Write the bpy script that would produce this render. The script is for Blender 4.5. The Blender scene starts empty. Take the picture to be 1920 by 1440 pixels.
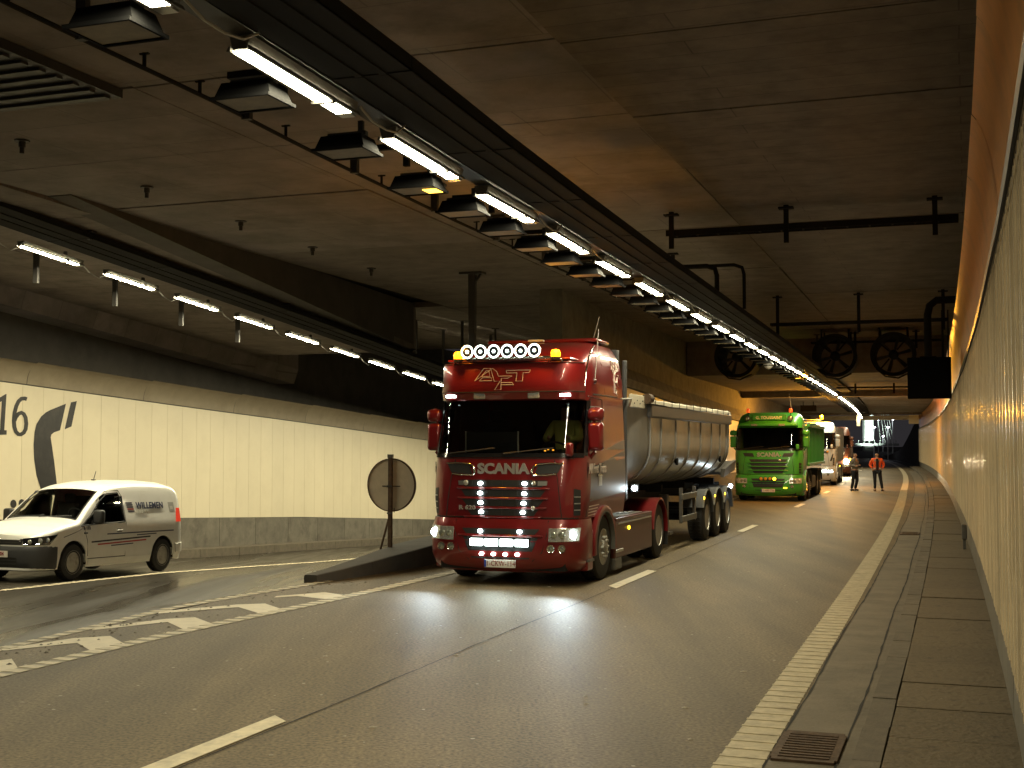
import bpy, math, random
from mathutils import Matrix, Vector, Euler
R = math.radians
random.seed(7)
sc = bpy.context.scene
col = sc.collection

# ------------------------------------------------------------------ camera
cam_d = bpy.data.cameras.new('camera')
cam = bpy.data.objects.new('camera', cam_d); col.objects.link(cam)
cam.location = (0, 0, 2.05)
cam.rotation_euler = (R(90) + math.atan(115/2346.), 0, 0)
cam_d.sensor_width = 36; cam_d.lens = 36*2346/1920.
cam_d.clip_start = 0.1; cam_d.clip_end = 6000
sc.camera = cam

# ------------------------------------------------------------------ night sky, exposure
w = bpy.data.worlds.new('World'); sc.world = w; w.use_nodes = True
bg = w.node_tree.nodes['Background']
bg.inputs[0].default_value = (0.024, 0.022, 0.024, 1); bg.inputs[1].default_value = 1.0
sc.view_settings.view_transform = 'Standard'; sc.view_settings.look = 'None'
sc.view_settings.gamma = 1.0; sc.view_settings.use_curve_mapping = False
sc.view_settings.exposure = 0.0
sc.render.engine = 'CYCLES'
cy = sc.cycles
cy.max_bounces = 7; cy.diffuse_bounces = 4; cy.glossy_bounces = 4; cy.transmission_bounces = 4; cy.transparent_max_bounces = 8
cy.use_light_tree = True; cy.use_denoising = True
cy.sample_clamp_indirect = 4.0; cy.caustics_reflective = False; cy.caustics_refractive = False

TUBE = 115.0            # strength of the fluorescent tubes over the carriageway
TUBE_RAMP = 320.0       # and over the ramp
TUBE_C = (1.0, 0.91, 0.62)

# ------------------------------------------------------------------ road coordinates: s along, t to the right, z up
TH0 = R(20.0); SN, CS = math.sin(TH0), math.cos(TH0)
def W(s, t, z=0.0):
    T = t - .0003*s*s
    return Vector((s*SN + T*CS, s*CS - T*SN, z))
def hd(s): return -(TH0 - math.atan(.0006*s))      # z rotation that turns local +y down the road
def lerp(a, b, f): return a + (b-a)*f
def interp(x, pts):
    if x <= pts[0][0]: return pts[0][1]
    for (a, va), (b, vb) in zip(pts, pts[1:]):
        if x <= b: return lerp(va, vb, (x-a)/(b-a))
    return pts[-1][1]
ZL = [(-10, 0), (6, -.0), (10, -.10), (14, -.22), (18, -.36), (21, -.48), (25, -.72), (29, -.97), (36, -1.29), (48, -1.85), (80, -3.3)]
def zramp(s): return interp(s, ZL)

# ------------------------------------------------------------------ tagging
def tag(o, label=None, cat=None, group=None, kind=None):
    if label: o['label'] = label
    if cat: o['category'] = cat
    if group: o['group'] = group
    if kind: o['kind'] = kind
    return o
def empty(name, loc=(0, 0, 0), rz=0, **k):
    o = bpy.data.objects.new(name, None); col.objects.link(o)
    o.location = loc; o.rotation_euler = (0, 0, rz); o.empty_display_size = .2
    return tag(o, **k)
def at(name, s, t, z, **k): return empty(name, W(s, t, z), hd(s), **k)
def mw(o):
    m = Matrix.LocRotScale(o.location, o.rotation_euler, o.scale)
    return m if o.parent is None else mw(o.parent) @ o.matrix_parent_inverse @ m
def attach(c, p):
    c.parent = p; c.matrix_parent_inverse = mw(p).inverted(); return c
def put(name, mesh, parent, s, t, z, rz=0.0, scale=None):
    """a shared mesh stood at road coordinates; parent keeps it in place"""
    o = bpy.data.objects.new(name, mesh); col.objects.link(o)
    o.location = W(s, t, z); o.rotation_euler = (0, 0, hd(s)+rz)
    if scale: o.scale = scale
    if parent: attach(o, parent)
    return o
def copy_tree(o, parent=None):
    c = o.copy(); col.objects.link(c)
    if parent: c.parent = parent
    for ch in [x for x in bpy.data.objects if x.parent == o]: copy_tree(ch, c)
    return c
def nth(n):
    W_ = ['', 'first', 'second', 'third', 'fourth', 'fifth', 'sixth', 'seventh', 'eighth', 'ninth', 'tenth', 'eleventh', 'twelfth']
    return W_[n] if n < len(W_) else '%d%s' % (n, {1: 'st', 2: 'nd', 3: 'rd'}.get(n % 10 if n % 100 not in (11, 12, 13) else 0, 'th'))

# ------------------------------------------------------------------ mesh builder
class MB:
    def __init__(s): s.v = []; s.f = []
    def add(s, vs, fs):
        n = len(s.v); s.v += [tuple(p) for p in vs]; s.f += [tuple(i+n for i in f) for f in fs]; return s
    def box(s, c, d, rot=None):
        x, y, z = d[0]/2, d[1]/2, d[2]/2
        P = [Vector(p) for p in ((-x,-y,-z),(x,-y,-z),(x,y,-z),(-x,y,-z),(-x,-y,z),(x,-y,z),(x,y,z),(-x,y,z))]
        if rot is not None:
            M = rot if isinstance(rot, Matrix) else Euler(rot).to_matrix()
            P = [M @ p for p in P]
        c = Vector(c)
        return s.add([p+c for p in P], [(0,3,2,1),(4,5,6,7),(0,1,5,4),(1,2,6,5),(2,3,7,6),(3,0,4,7)])
    def hexa(s, P):      # eight corners, bottom ring then top ring
        return s.add(P, [(0,3,2,1),(4,5,6,7),(0,1,5,4),(1,2,6,5),(2,3,7,6),(3,0,4,7)])
    def tube(s, pts, r, n=8, cap=True):
        pts = [Vector(p) for p in pts]; rs = r if isinstance(r, (list, tuple)) else [r]*len(pts)
        rings = []; up = None
        for i, p in enumerate(pts):
            d = (pts[min(i+1, len(pts)-1)] - pts[max(i-1, 0)]).normalized()
            if up is None: up = Vector((0, 0, 1)) if abs(d.z) < .9 else Vector((1, 0, 0))
            a = d.cross(up).normalized(); b = a.cross(d).normalized(); up = b
            rings.append([p + (a*math.cos(k*2*math.pi/n) + b*math.sin(k*2*math.pi/n))*rs[i] for k in range(n)])
        return s.loft(rings, True, cap)
    def loft(s, rings, closed=True, cap=True, skip=None):
        n = len(rings[0]); base = len(s.v)
        for r in rings: s.v += [tuple(p) for p in r]
        for i in range(len(rings)-1):
            for k in range(n if closed else n-1):
                if skip and skip(i, k): continue
                a = base+i*n+k; b = base+i*n+(k+1) % n
                s.f.append((a, b, b+n, a+n))
        if cap and closed:
            s.f.append(tuple(base+k for k in reversed(range(n)))); s.f.append(tuple(base+(len(rings)-1)*n+k for k in range(n)))
        return s
    def lathe(s, prof, axis='x', n=24, c=(0, 0, 0), closed=False):
        rings = []
        for (a, r) in prof:
            ring = []
            for k in range(n):
                q = 2*math.pi*k/n; u, v = r*math.cos(q), r*math.sin(q)
                ring.append((c[0]+a, c[1]+u, c[2]+v) if axis == 'x' else (c[0]+u, c[1]+a, c[2]+v) if axis == 'y' else (c[0]+u, c[1]+v, c[2]+a))
            rings.append(ring)
        return s.loft(rings, True, not closed)
    def prism(s, poly, h0, h1, m=lambda a, b, h: (a, b, h)):
        n = len(poly)
        return s.add([m(a, b, h0) for a, b in poly]+[m(a, b, h1) for a, b in poly],
                     [tuple(range(n))[::-1], tuple(range(n, 2*n))]+[(i, (i+1) % n, n+(i+1) % n, n+i) for i in range(n)])
    def patch(s, m, q, nx=6, ny=3, th=.02, d=.0):
        """thick sheet on a curved surface: q four corners (a,b) ccw, m(a,b,d) -> point"""
        def g(off):
            out = []
            for j in range(ny+1):
                for i in range(nx+1):
                    u, v = i/nx, j/ny
                    a = lerp(lerp(q[0][0], q[1][0], u), lerp(q[3][0], q[2][0], u), v)
                    b = lerp(lerp(q[0][1], q[1][1], u), lerp(q[3][1], q[2][1], u), v)
                    out.append(m(a, b, off))
            return out
        n = len(s.v); o = g(d+th); i_ = g(d)
        s.v += [tuple(p) for p in o+i_]; K = len(o); nn = nx+1
        for j in range(ny):
            for i in range(nx):
                a = n+j*nn+i; s.f.append((a, a+1, a+nn+1, a+nn)); s.f.append((a+K, a+K+nn, a+K+nn+1, a+K+1))
        edge = [j for j in range(nx)]+[nx+nn*j for j in range(ny)]+[ny*nn+nx-i for i in range(nx)]+[nn*(ny-j) for j in range(ny)]
        for a, b in zip(edge, edge[1:]+edge[:1]): s.f.append((n+a, n+a+K, n+b+K, n+b))
        return s
    def mesh(s, name, mat, smooth=None, mats=None, fi=None):
        me = bpy.data.meshes.new(name); me.from_pydata(s.v, [], s.f); me.validate(); me.update()
        import bmesh
        b = bmesh.new(); b.from_mesh(me); bmesh.ops.recalc_face_normals(b, faces=b.faces); b.to_mesh(me); b.free()
        if mat: me.materials.append(mat)
        if smooth:
            me.shade_smooth(); me.set_sharp_from_angle(angle=R(smooth))
        return me
    def build(s, name, mat, parent=None, smooth=None, bevel=0, keep=False, **k):
        o = bpy.data.objects.new(name, s.mesh(name, mat, smooth)); col.objects.link(o)
        if parent is not None:
            if keep: attach(o, parent)
            else: o.parent = parent
        if bevel:
            m = o.modifiers.new('bevel', 'BEVEL'); m.width = bevel; m.segments = 2; m.limit_method = 'ANGLE'; m.angle_limit = R(40)
            m.harden_normals = False
        return tag(o, **k)

# ------------------------------------------------------------------ materials
MT = {}
def mat(name, c, rough=.5, metal=0.0, var=0.0, vscale=3.0, bump=0.0, bscale=40.0, emit=None, es=0, coat=0.0, rand=0.0, dirt=None, dscale=1.2, spec=.5, rvar=0.0):
    m = bpy.data.materials.new(name); m.use_nodes = True; nt = m.node_tree; N = nt.nodes; L = nt.links
    b = N['Principled BSDF']
    b.inputs['Base Color'].default_value = (*c, 1); b.inputs['Roughness'].default_value = rough
    b.inputs['Metallic'].default_value = metal; b.inputs['Coat Weight'].default_value = coat
    b.inputs['Coat Roughness'].default_value = .04
    b.inputs['Specular IOR Level'].default_value = spec
    geo = N.new('ShaderNodeNewGeometry'); pos = geo.outputs['Position']
    if not (var or bump or rand or dirt or rvar): pos = None
    last = None
    def mixc(fac, a, bb, blend='MIX'):
        x = N.new('ShaderNodeMix'); x.data_type = 'RGBA'; x.blend_type = blend
        for sock, val in ((x.inputs[0], fac), (x.inputs[6], a), (x.inputs[7], bb)):
            if hasattr(val, 'is_linked'): L.new(val, sock)
            else: sock.default_value = val if not isinstance(val, tuple) else (*val[:3], 1)
        return x.outputs[2]
    cur = (*c, 1)
    if var:
        n = N.new('ShaderNodeTexNoise'); n.inputs['Scale'].default_value = vscale; n.inputs['Detail'].default_value = 6; n.inputs['Roughness'].default_value = .65
        L.new(pos, n.inputs['Vector'])
        r = N.new('ShaderNodeMapRange'); r.inputs[1].default_value = .3; r.inputs[2].default_value = .7; r.inputs[3].default_value = 1-var; r.inputs[4].default_value = 1+var
        L.new(n.outputs[0], r.inputs[0])
        v = N.new('ShaderNodeVectorMath'); v.operation = 'SCALE'; v.inputs[0].default_value = c
        L.new(r.outputs[0], v.inputs['Scale']); cur = v.outputs[0]
    if rand:
        oi = N.new('ShaderNodeObjectInfo')
        r = N.new('ShaderNodeMapRange'); r.inputs[3].default_value = 1-rand; r.inputs[4].default_value = 1+rand*.6
        L.new(oi.outputs['Random'], r.inputs[0])
        v = N.new('ShaderNodeVectorMath'); v.operation = 'SCALE'
        if hasattr(cur, 'is_linked'): L.new(cur, v.inputs[0])
        else: v.inputs[0].default_value = c
        L.new(r.outputs[0], v.inputs['Scale']); cur = v.outputs[0]
    if dirt:
        n = N.new('ShaderNodeTexNoise'); n.inputs['Scale'].default_value = dscale; n.inputs['Detail'].default_value = 8; n.inputs['Roughness'].default_value = .7
        L.new(pos, n.inputs['Vector'])
        cr = N.new('ShaderNodeMapRange'); cr.inputs[1].default_value = .48; cr.inputs[2].default_value = .72; cr.inputs[4].default_value = dirt[3]
        L.new(n.outputs[0], cr.inputs[0]); cur = mixc(cr.outputs[0], cur, dirt[:3])
    if hasattr(cur, 'is_linked'): L.new(cur, b.inputs['Base Color'])
    if rvar:
        n = N.new('ShaderNodeTexNoise'); n.inputs['Scale'].default_value = dscale*1.7; n.inputs['Detail'].default_value = 5
        L.new(pos, n.inputs['Vector'])
        r = N.new('ShaderNodeMapRange'); r.inputs[1].default_value = .35; r.inputs[2].default_value = .65; r.inputs[3].default_value = max(.02, rough-rvar); r.inputs[4].default_value = min(1, rough+rvar)
        L.new(n.outputs[0], r.inputs[0]); L.new(r.outputs[0], b.inputs['Roughness'])
    if bump:
        n = N.new('ShaderNodeTexNoise'); n.inputs['Scale'].default_value = bscale; n.inputs['Detail'].default_value = 4
        L.new(pos, n.inputs['Vector'])
        bp = N.new('ShaderNodeBump'); bp.inputs['Strength'].default_value = bump; bp.inputs['Distance'].default_value = .02
        L.new(n.outputs[0], bp.inputs['Height']); L.new(bp.outputs[0], b.inputs['Normal'])
    if emit:
        b.inputs['Emission Color'].default_value = (*emit, 1); b.inputs['Emission Strength'].default_value = es
    MT[name] = m; return m

def formwork(name, bw, rh, mort, dark):
    m = MT[name]; nt = m.node_tree; N = nt.nodes; L = nt.links; b = N['Principled BSDF']
    pos = [n for n in N if n.type == 'NEW_GEOMETRY'][0].outputs['Position']; src = b.inputs['Base Color'].links[0].from_socket
    mp = N.new('ShaderNodeMapping'); mp.vector_type = 'TEXTURE'; mp.inputs['Rotation'].default_value = (0, 0, -TH0); L.new(pos, mp.inputs['Vector'])
    wb = N.new('ShaderNodeTexNoise'); wb.inputs['Scale'].default_value = .8; L.new(pos, wb.inputs['Vector'])
    ad = N.new('ShaderNodeVectorMath'); ad.operation = 'MULTIPLY_ADD'; ad.inputs[1].default_value = (.03, .03, .03); L.new(wb.outputs['Color'], ad.inputs[0]); L.new(mp.outputs[0], ad.inputs[2])
    br = N.new('ShaderNodeTexBrick'); br.inputs['Scale'].default_value = 1; br.inputs['Brick Width'].default_value = bw; br.inputs['Row Height'].default_value = rh; br.inputs['Mortar Size'].default_value = mort; br.inputs['Mortar Smooth'].default_value = .4
    br.inputs['Color1'].default_value = (1, 1, 1, 1); br.inputs['Color2'].default_value = (.88, .87, .86, 1); br.inputs['Mortar'].default_value = (dark, dark, dark, 1); L.new(ad.outputs[0], br.inputs['Vector'])
    mx = N.new('ShaderNodeMix'); mx.data_type = 'RGBA'; mx.blend_type = 'MULTIPLY'; mx.inputs[0].default_value = 1; L.new(src, mx.inputs[6]); L.new(br.outputs['Color'], mx.inputs[7]); L.new(mx.outputs[2], b.inputs['Base Color'])

def asphalt(name, c, wet=0.0, rough=.62):
    m = mat(name, c, rough, var=.10, vscale=.8, spec=.45)
    nt = m.node_tree; N = nt.nodes; L = nt.links; b = N['Principled BSDF']
    pos = [n for n in N if n.type == 'NEW_GEOMETRY'][0].outputs['Position']
    src = b.inputs['Base Color'].links[0].from_socket
    # grit
    g = N.new('ShaderNodeTexNoise'); g.inputs['Scale'].default_value = 34; g.inputs['Detail'].default_value = 3; L.new(pos, g.inputs['Vector'])
    r = N.new('ShaderNodeMapRange'); r.inputs[1].default_value = .3; r.inputs[2].default_value = .72; r.inputs[3].default_value = .45; r.inputs[4].default_value = 1.65; L.new(g.outputs[0], r.inputs[0])
    v = N.new('ShaderNodeVectorMath'); v.operation = 'SCALE'; L.new(src, v.inputs[0]); L.new(r.outputs[0], v.inputs['Scale'])
    # long streaks along the road
    mp = N.new('ShaderNodeMapping'); mp.inputs['Rotation'].default_value = (0, 0, TH0); mp.inputs['Scale'].default_value = (1.1, .09, 1); L.new(pos, mp.inputs['Vector'])
    st = N.new('ShaderNodeTexNoise'); st.inputs['Scale'].default_value = 1.6; st.inputs['Detail'].default_value = 5; L.new(mp.outputs[0], st.inputs['Vector'])
    r2 = N.new('ShaderNodeMapRange'); r2.inputs[1].default_value = .3; r2.inputs[2].default_value = .7; r2.inputs[3].default_value = .74; r2.inputs[4].default_value = 1.26; L.new(st.outputs[0], r2.inputs[0])
    v2 = N.new('ShaderNodeVectorMath'); v2.operation = 'SCALE'; L.new(v.outputs[0], v2.inputs[0]); L.new(r2.outputs[0], v2.inputs['Scale'])
    # pale bits of litter and chippings
    vo = N.new('ShaderNodeTexVoronoi'); vo.inputs['Scale'].default_value = 3.2; vo.inputs['Randomness'].default_value = 1; L.new(pos, vo.inputs['Vector'])
    lt = N.new('ShaderNodeMath'); lt.operation = 'LESS_THAN'; lt.inputs[1].default_value = .05; L.new(vo.outputs['Distance'], lt.inputs[0])
    mx = N.new('ShaderNodeMix'); mx.data_type = 'RGBA'; mx.inputs[7].default_value = (.34, .31, .24, 1); L.new(lt.outputs[0], mx.inputs[0]); L.new(v2.outputs[0], mx.inputs[6])
    L.new(mx.outputs[2], b.inputs['Base Color'])
    bp = N.new('ShaderNodeBump'); bp.inputs['Strength'].default_value = .5; bp.inputs['Distance'].default_value = .008; L.new(g.outputs[0], bp.inputs['Height'])
    L.new(bp.outputs[0], b.inputs['Normal'])
    if wet:
        wn = N.new('ShaderNodeTexNoise'); wn.inputs['Scale'].default_value = .55; wn.inputs['Detail'].default_value = 5; L.new(mp.outputs[0], wn.inputs['Vector'])
        wr = N.new('ShaderNodeMapRange'); wr.inputs[1].default_value = .38; wr.inputs[2].default_value = .55; L.new(wn.outputs[0], wr.inputs[0])
        rr = N.new('ShaderNodeMapRange'); rr.inputs[3].default_value = .6; rr.inputs[4].default_value = .20; L.new(wr.outputs[0], rr.inputs[0]); L.new(rr.outputs[0], b.inputs['Roughness'])
        m2 = N.new('ShaderNodeMapRange'); m2.inputs[3].default_value = .35; m2.inputs[4].default_value = .04; L.new(wr.outputs[0], m2.inputs[0]); L.new(m2.outputs[0], bp.inputs['Strength'])
        mm = N.new('ShaderNodeMix'); mm.data_type = 'RGBA'; mm.blend_type = 'MULTIPLY'; mm.inputs[7].default_value = (.6, .58, .55, 1); L.new(wr.outputs[0], mm.inputs[0]); L.new(mx.outputs[2], mm.inputs[6]); L.new(mm.outputs[2], b.inputs['Base Color'])
    return m

def thin_glass(name, tint=.25, rough=.0):
    m = bpy.data.materials.new(name); m.use_nodes = True; nt = m.node_tree; N = nt.nodes; L = nt.links
    N.remove(N['Principled BSDF'])
    t = N.new('ShaderNodeBsdfTransparent'); t.inputs[0].default_value = (tint, tint*1.04, tint, 1)
    g = N.new('ShaderNodeBsdfGlossy'); g.inputs['Roughness'].default_value = .02
    f = N.new('ShaderNodeFresnel'); f.inputs[0].default_value = 1.55
    x = N.new('ShaderNodeMixShader'); L.new(f.outputs[0], x.inputs[0]); L.new(t.outputs[0], x.inputs[1]); L.new(g.outputs[0], x.inputs[2])
    L.new(x.outputs[0], N['Material Output'].inputs[0]); MT[name] = m; return m

asphalt('asphalt', (.118, .088, .047)); MT['asphalt'].node_tree.nodes['Principled BSDF'].inputs['Specular IOR Level'].default_value = .22; asphalt('ramp_asphalt', (.034, .028, .019), wet=1); MT['ramp_asphalt'].node_tree.nodes['Principled BSDF'].inputs['Specular IOR Level'].default_value = .18
mat('shoulder', (.12, .11, .09), .8, var=.3, vscale=1.5, bump=.4, bscale=30, dirt=(.06, .05, .04, .6))
mat('gutter', (.150, .125, .085), .75, var=.18, vscale=2, bump=.35, bscale=30, dirt=(.05, .042, .03, .65), dscale=1.6)
mat('kerb', (.13, .108, .075), .8, var=.22, vscale=6, bump=.4, bscale=50, rand=.14)
mat('slab', (.15, .115, .068), .9, var=.45, vscale=7, bump=.9, bscale=22, rand=.10, dirt=(.035, .027, .017, .85), dscale=7)
mat('paint_line', (.47, .40, .26), .65, var=.2, vscale=9, dirt=(.15, .12, .08, .6), dscale=5)
mat('paint_bright', (.68, .60, .43), .6, var=.08, vscale=7, dirt=(.4, .34, .23, .4), dscale=6)
mat('paint', (.58, .50, .34), .6, var=.14, vscale=7, dirt=(.20, .18, .14, .55), dscale=6)
mat('paint_worn', (.30, .26, .17), .6, var=.2, vscale=9, dirt=(.11, .10, .08, .75), dscale=4)
mat('joint', (.018, .016, .013), .9)
mat('litter', (.32, .28, .22), .8)
mat('concrete', (.225, .198, .185), .85, var=.22, vscale=1.1, bump=.25, bscale=14, rand=.06, dirt=(.085, .07, .05, .6), dscale=.9)
mat('concrete_board', (.165, .138, .118), .85, var=.22, vscale=2.2, bump=.35, bscale=9, rand=.05, dirt=(.07, .057, .04, .7), dscale=1.5)
formwork('concrete', 2.5, 1.25, .010, .6); formwork('concrete_board', 5.0, .42, .010, .55)
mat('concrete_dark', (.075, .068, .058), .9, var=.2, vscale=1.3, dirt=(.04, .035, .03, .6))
mat('plinth', (.15, .135, .105), .8, var=.22, vscale=2.5, bump=.2, rand=.1, dirt=(.07, .06, .045, .8), dscale=2.2)
mat('panel_white', (.74, .66, .48), .42, var=.03, vscale=.8, rand=.025, dirt=(.62, .54, .38, .35), dscale=1.4)
mat('panel_gloss', (.84, .73, .54), .14, var=.05, vscale=1.5, rand=.07, dirt=(.45, .37, .25, .45), dscale=1.8, rvar=.04, coat=.4)
def streaks(name, strength=.25):
    m = MT[name]; nt = m.node_tree; N = nt.nodes; L = nt.links; b = N['Principled BSDF']
    pos = [n for n in N if n.type == 'NEW_GEOMETRY'][0].outputs['Position']
    mp = N.new('ShaderNodeMapping'); mp.inputs['Scale'].default_value = (5, 5, .12); L.new(pos, mp.inputs['Vector'])
    n = N.new('ShaderNodeTexNoise'); n.inputs['Scale'].default_value = 1; n.inputs['Detail'].default_value = 3; L.new(mp.outputs[0], n.inputs['Vector'])
    bp = N.new('ShaderNodeBump'); bp.inputs['Strength'].default_value = strength; bp.inputs['Distance'].default_value = .03; L.new(n.outputs[0], bp.inputs['Height'])
    L.new(bp.outputs[0], b.inputs['Normal']); L.new(bp.outputs[0], b.inputs['Coat Normal'])
    src = b.inputs['Base Color'].links[0].from_socket; r = N.new('ShaderNodeMapRange'); r.inputs[1].default_value = .35; r.inputs[2].default_value = .65; r.inputs[3].default_value = .86; r.inputs[4].default_value = 1.08; L.new(n.outputs[0], r.inputs[0])
    v = N.new('ShaderNodeVectorMath'); v.operation = 'SCALE'; L.new(src, v.inputs[0]); L.new(r.outputs[0], v.inputs['Scale']); L.new(v.outputs[0], b.inputs['Base Color'])
streaks('panel_gloss')
mat('cove_brown', (.30, .25, .17), .55, var=.08, rand=.06, dirt=(.18, .14, .09, .5))
mat('cove_amber_light', (.74, .32, .06), .33, var=.10, rand=.08, dirt=(.25, .12, .04, .5))  # amber beacon light on the right cove, painted into its base colour
mat('plinth_smooth', (.17, .155, .12), .5, var=.1, rand=.1, dirt=(.10, .09, .07, .6))
mat('steel_dark', (.045, .042, .038), .55, .3, var=.2)
mat('steel_black', (.016, .015, .014), .9, 0, spec=.15)
mat('galv', (.13, .125, .11), .55, .4, var=.2, vscale=6)
mat('trim', (.12, .115, .10), .35, .6)
mat('cable', (.30, .29, .26), .5)
mat('lamp_glass', (.17, .14, .09), .6, var=.25, vscale=9, spec=.6)
mat('lamp_amber', (.6, .3, .05), .3, emit=(1, .52, .06), es=5)
mat('sodium', (1, .5, .1), .5, emit=(1, .42, .06), es=90)
mat('sodium_far', (1, .5, .1), .5, emit=(1, .42, .04), es=420)
mat('tube', (1, 1, 1), .5, emit=TUBE_C, es=TUBE)
mat('tube_ramp', (1, 1, 1), .5, emit=TUBE_C, es=TUBE_RAMP)
mat('rubber', (.018, .017, .016), .75, var=.2, vscale=20, bump=.15, bscale=60)
mat('tread', (.024, .022, .02), .85, bump=.5, bscale=70)
mat('rim', (.35, .34, .31), .38, .85, var=.1, vscale=12, dirt=(.10, .085, .06, .6), dscale=9)
mat('rim_steel', (.42, .40, .35), .5, .5, var=.1, vscale=12, dirt=(.12, .10, .07, .6), dscale=9)
mat('chrome', (.72, .72, .70), .12, 1)
mat('steel_bright', (.55, .54, .50), .3, .9)
mat('black_plastic', (.02, .02, .02), .5)
mat('black_gloss', (.012, .012, .013), .12)
mat('dark_int', (.02, .019, .018), .9)
mat('red_paint', (.185, .009, .010), .30, .25, coat=.8, var=.05, dirt=(.09, .022, .016, .35), dscale=2.5)
mat('red_dark', (.075, .016, .013), .4, .2, coat=.4)
mat('grey_stripe', (.16, .13, .12), .45, .3, coat=.3)
mat('green_paint', (.045, .29, .03), .35, coat=.5, var=.08, dirt=(.05, .12, .03, .35), dscale=2)
mat('green_body', (.03, .16, .025), .55, var=.15, dirt=(.05, .05, .03, .5))
mat('white_paint', (.88, .87, .82), .25, coat=.6, dirt=(.62, .58, .48, .25), dscale=3)
mat('truck_white', (.52, .50, .44), .35, coat=.3)
mat('orange_paint', (.11, .030, .012), .45)
mat('bumper_grey', (.045, .046, .048), .55, bump=.1)
mat('case_black', (.006, .006, .006), .9, spec=.1)
mat('tub_steel', (.38, .37, .35), .34, .75, var=.10, vscale=1.5, dirt=(.30, .27, .22, .3), rvar=.06)
mat('tub_paint', (.27, .255, .23), .45, .4, var=.1)
mat('rail_grey', (.13, .12, .105), .4, .4, dirt=(.08, .06, .045, .6))
mat('tarp', (.55, .50, .38), .75, var=.12, vscale=4, bump=.3, bscale=8)
mat('fender_black', (.03, .03, .03), .35)
mat('lens', (.55, .55, .50), .08, .6, var=.35, vscale=40)
mat('plate', (.70, .66, .58), .4)
mat('plate_text', (.20, .01, .01), .5)
mat('eu_blue', (.02, .05, .30), .4)
mat('led_cold', (1, 1, 1), .5, emit=(.80, 1.0, .98), es=26)
mat('led_panel', (1, 1, 1), .5, emit=(.80, 1.0, .93), es=16)
mat('spot_rim', (1, 1, 1), .5, emit=(.80, 1.0, .88), es=5)
mat('headlight_lit', (1, 1, 1), .5, emit=(.75, .95, 1.0), es=60)
mat('headlight_warm', (1, 1, 1), .5, emit=(1, .78, .42), es=150)
mat('marker', (1, .6, .05), .5, emit=(1, .55, .02), es=9)
mat('beacon_lit', (1, .5, .02), .4, emit=(1, .27, .004), es=5)
mat('beacon_red', (.75, .09, .02), .3, emit=(1, .12, .02), es=.5)
mat('spot_face', (.42, .46, .40), .15, .7, var=.5, vscale=30)
mat('spot_lit', (.42, .46, .40), .15, .5, emit=(.75, 1, .85), es=.35)
mat('amber_lens', (.60, .30, .03), .2, var=.3, vscale=30)
mat('amber_glass', (.62, .28, .03), .15)
mat('red_glow', (1, .05, .03), .4, emit=(1, .05, .03), es=4)
mat('white_letters', (.62, .60, .55), .4)
mat('silver_letters', (.70, .68, .62), .28, .7)
mat('faded_letters', (.62, .52, .45), .5)
mat('navy', (.025, .03, .075), .4)
mat('stripe_red', (.50, .05, .035), .4)
mat('logo_grey', (.42, .41, .38), .4)
mat('faded_grey', (.5, .48, .42), .5)
mat('wall_black', (.022, .020, .019), .5, var=.25, dirt=(.07, .06, .045, .35), dscale=3)
mat('sign_back', (.52, .46, .34), .55, 0, var=.12, vscale=5)
mat('rust', (.09, .055, .03), .8, .2, var=.4, vscale=14, bump=.4)
mat('vms', (.004, .004, .004), .9, spec=.05)
mat('hivis', (.85, .10, .012), .6, emit=None)
mat('reflect', (.6, .6, .55), .4)
mat('trousers', (.012, .013, .018), .85)
mat('shirt_grey', (.20, .18, .155), .85)
mat('shirt_dark', (.01, .01, .01), .85)
mat('skin', (.42, .22, .14), .6)
mat('hair', (.02, .015, .01), .8)
mat('shoe', (.01, .01, .01), .6)
mat('vest_yellow', (.45, .42, .10), .7)
mat('pylon', (.8, .84, .78), .6)
mat('deck', (.5, .55, .5), .6)
mat('street_lamp_lit', (1, 1, 1), .5, emit=(.85, .88, 1.0), es=30)
mat('night_ground', (.02, .02, .015), .95, var=.3)
mat('night_wall', (.03, .024, .018), .9, var=.25)
mat('dash_light', (1, .3, .02), .5, emit=(1, .4, .03), es=3)
mat('taillight', (.5, .03, .02), .15, emit=(1, .06, .02), es=.4)
thin_glass('windscreen', .45); thin_glass('side_glass', .22); thin_glass('van_glass', .80)

# ------------------------------------------------------------------ lettering
def letters(txt, size=1.0, bold=0.0, shear=0.0, ext=.004, spacing=1.0, xs=1.0):
    cu = bpy.data.curves.new('letters', 'FONT'); cu.body = txt; cu.size = size; cu.offset = bold; cu.shear = shear
    cu.extrude = ext; cu.align_x = 'CENTER'; cu.align_y = 'CENTER'; cu.space_character = spacing; cu.resolution_u = 3
    o = bpy.data.objects.new('letters', cu); col.objects.link(o)
    dg = bpy.context.evaluated_depsgraph_get(); dg.update()
    me = bpy.data.meshes.new_from_object(o.evaluated_get(dg)); bpy.data.objects.remove(o); bpy.data.curves.remove(cu)
    if xs != 1: me.transform(Matrix.Diagonal((xs, 1, 1, 1)))
    return me
def letter_part(name, me, m, parent, loc, rot=(R(90), 0, 0)):
    me.materials.clear(); me.materials.append(MT[m])
    o = bpy.data.objects.new(name, me); col.objects.link(o); o.parent = parent
    o.location = loc; o.rotation_euler = rot; return o

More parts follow.
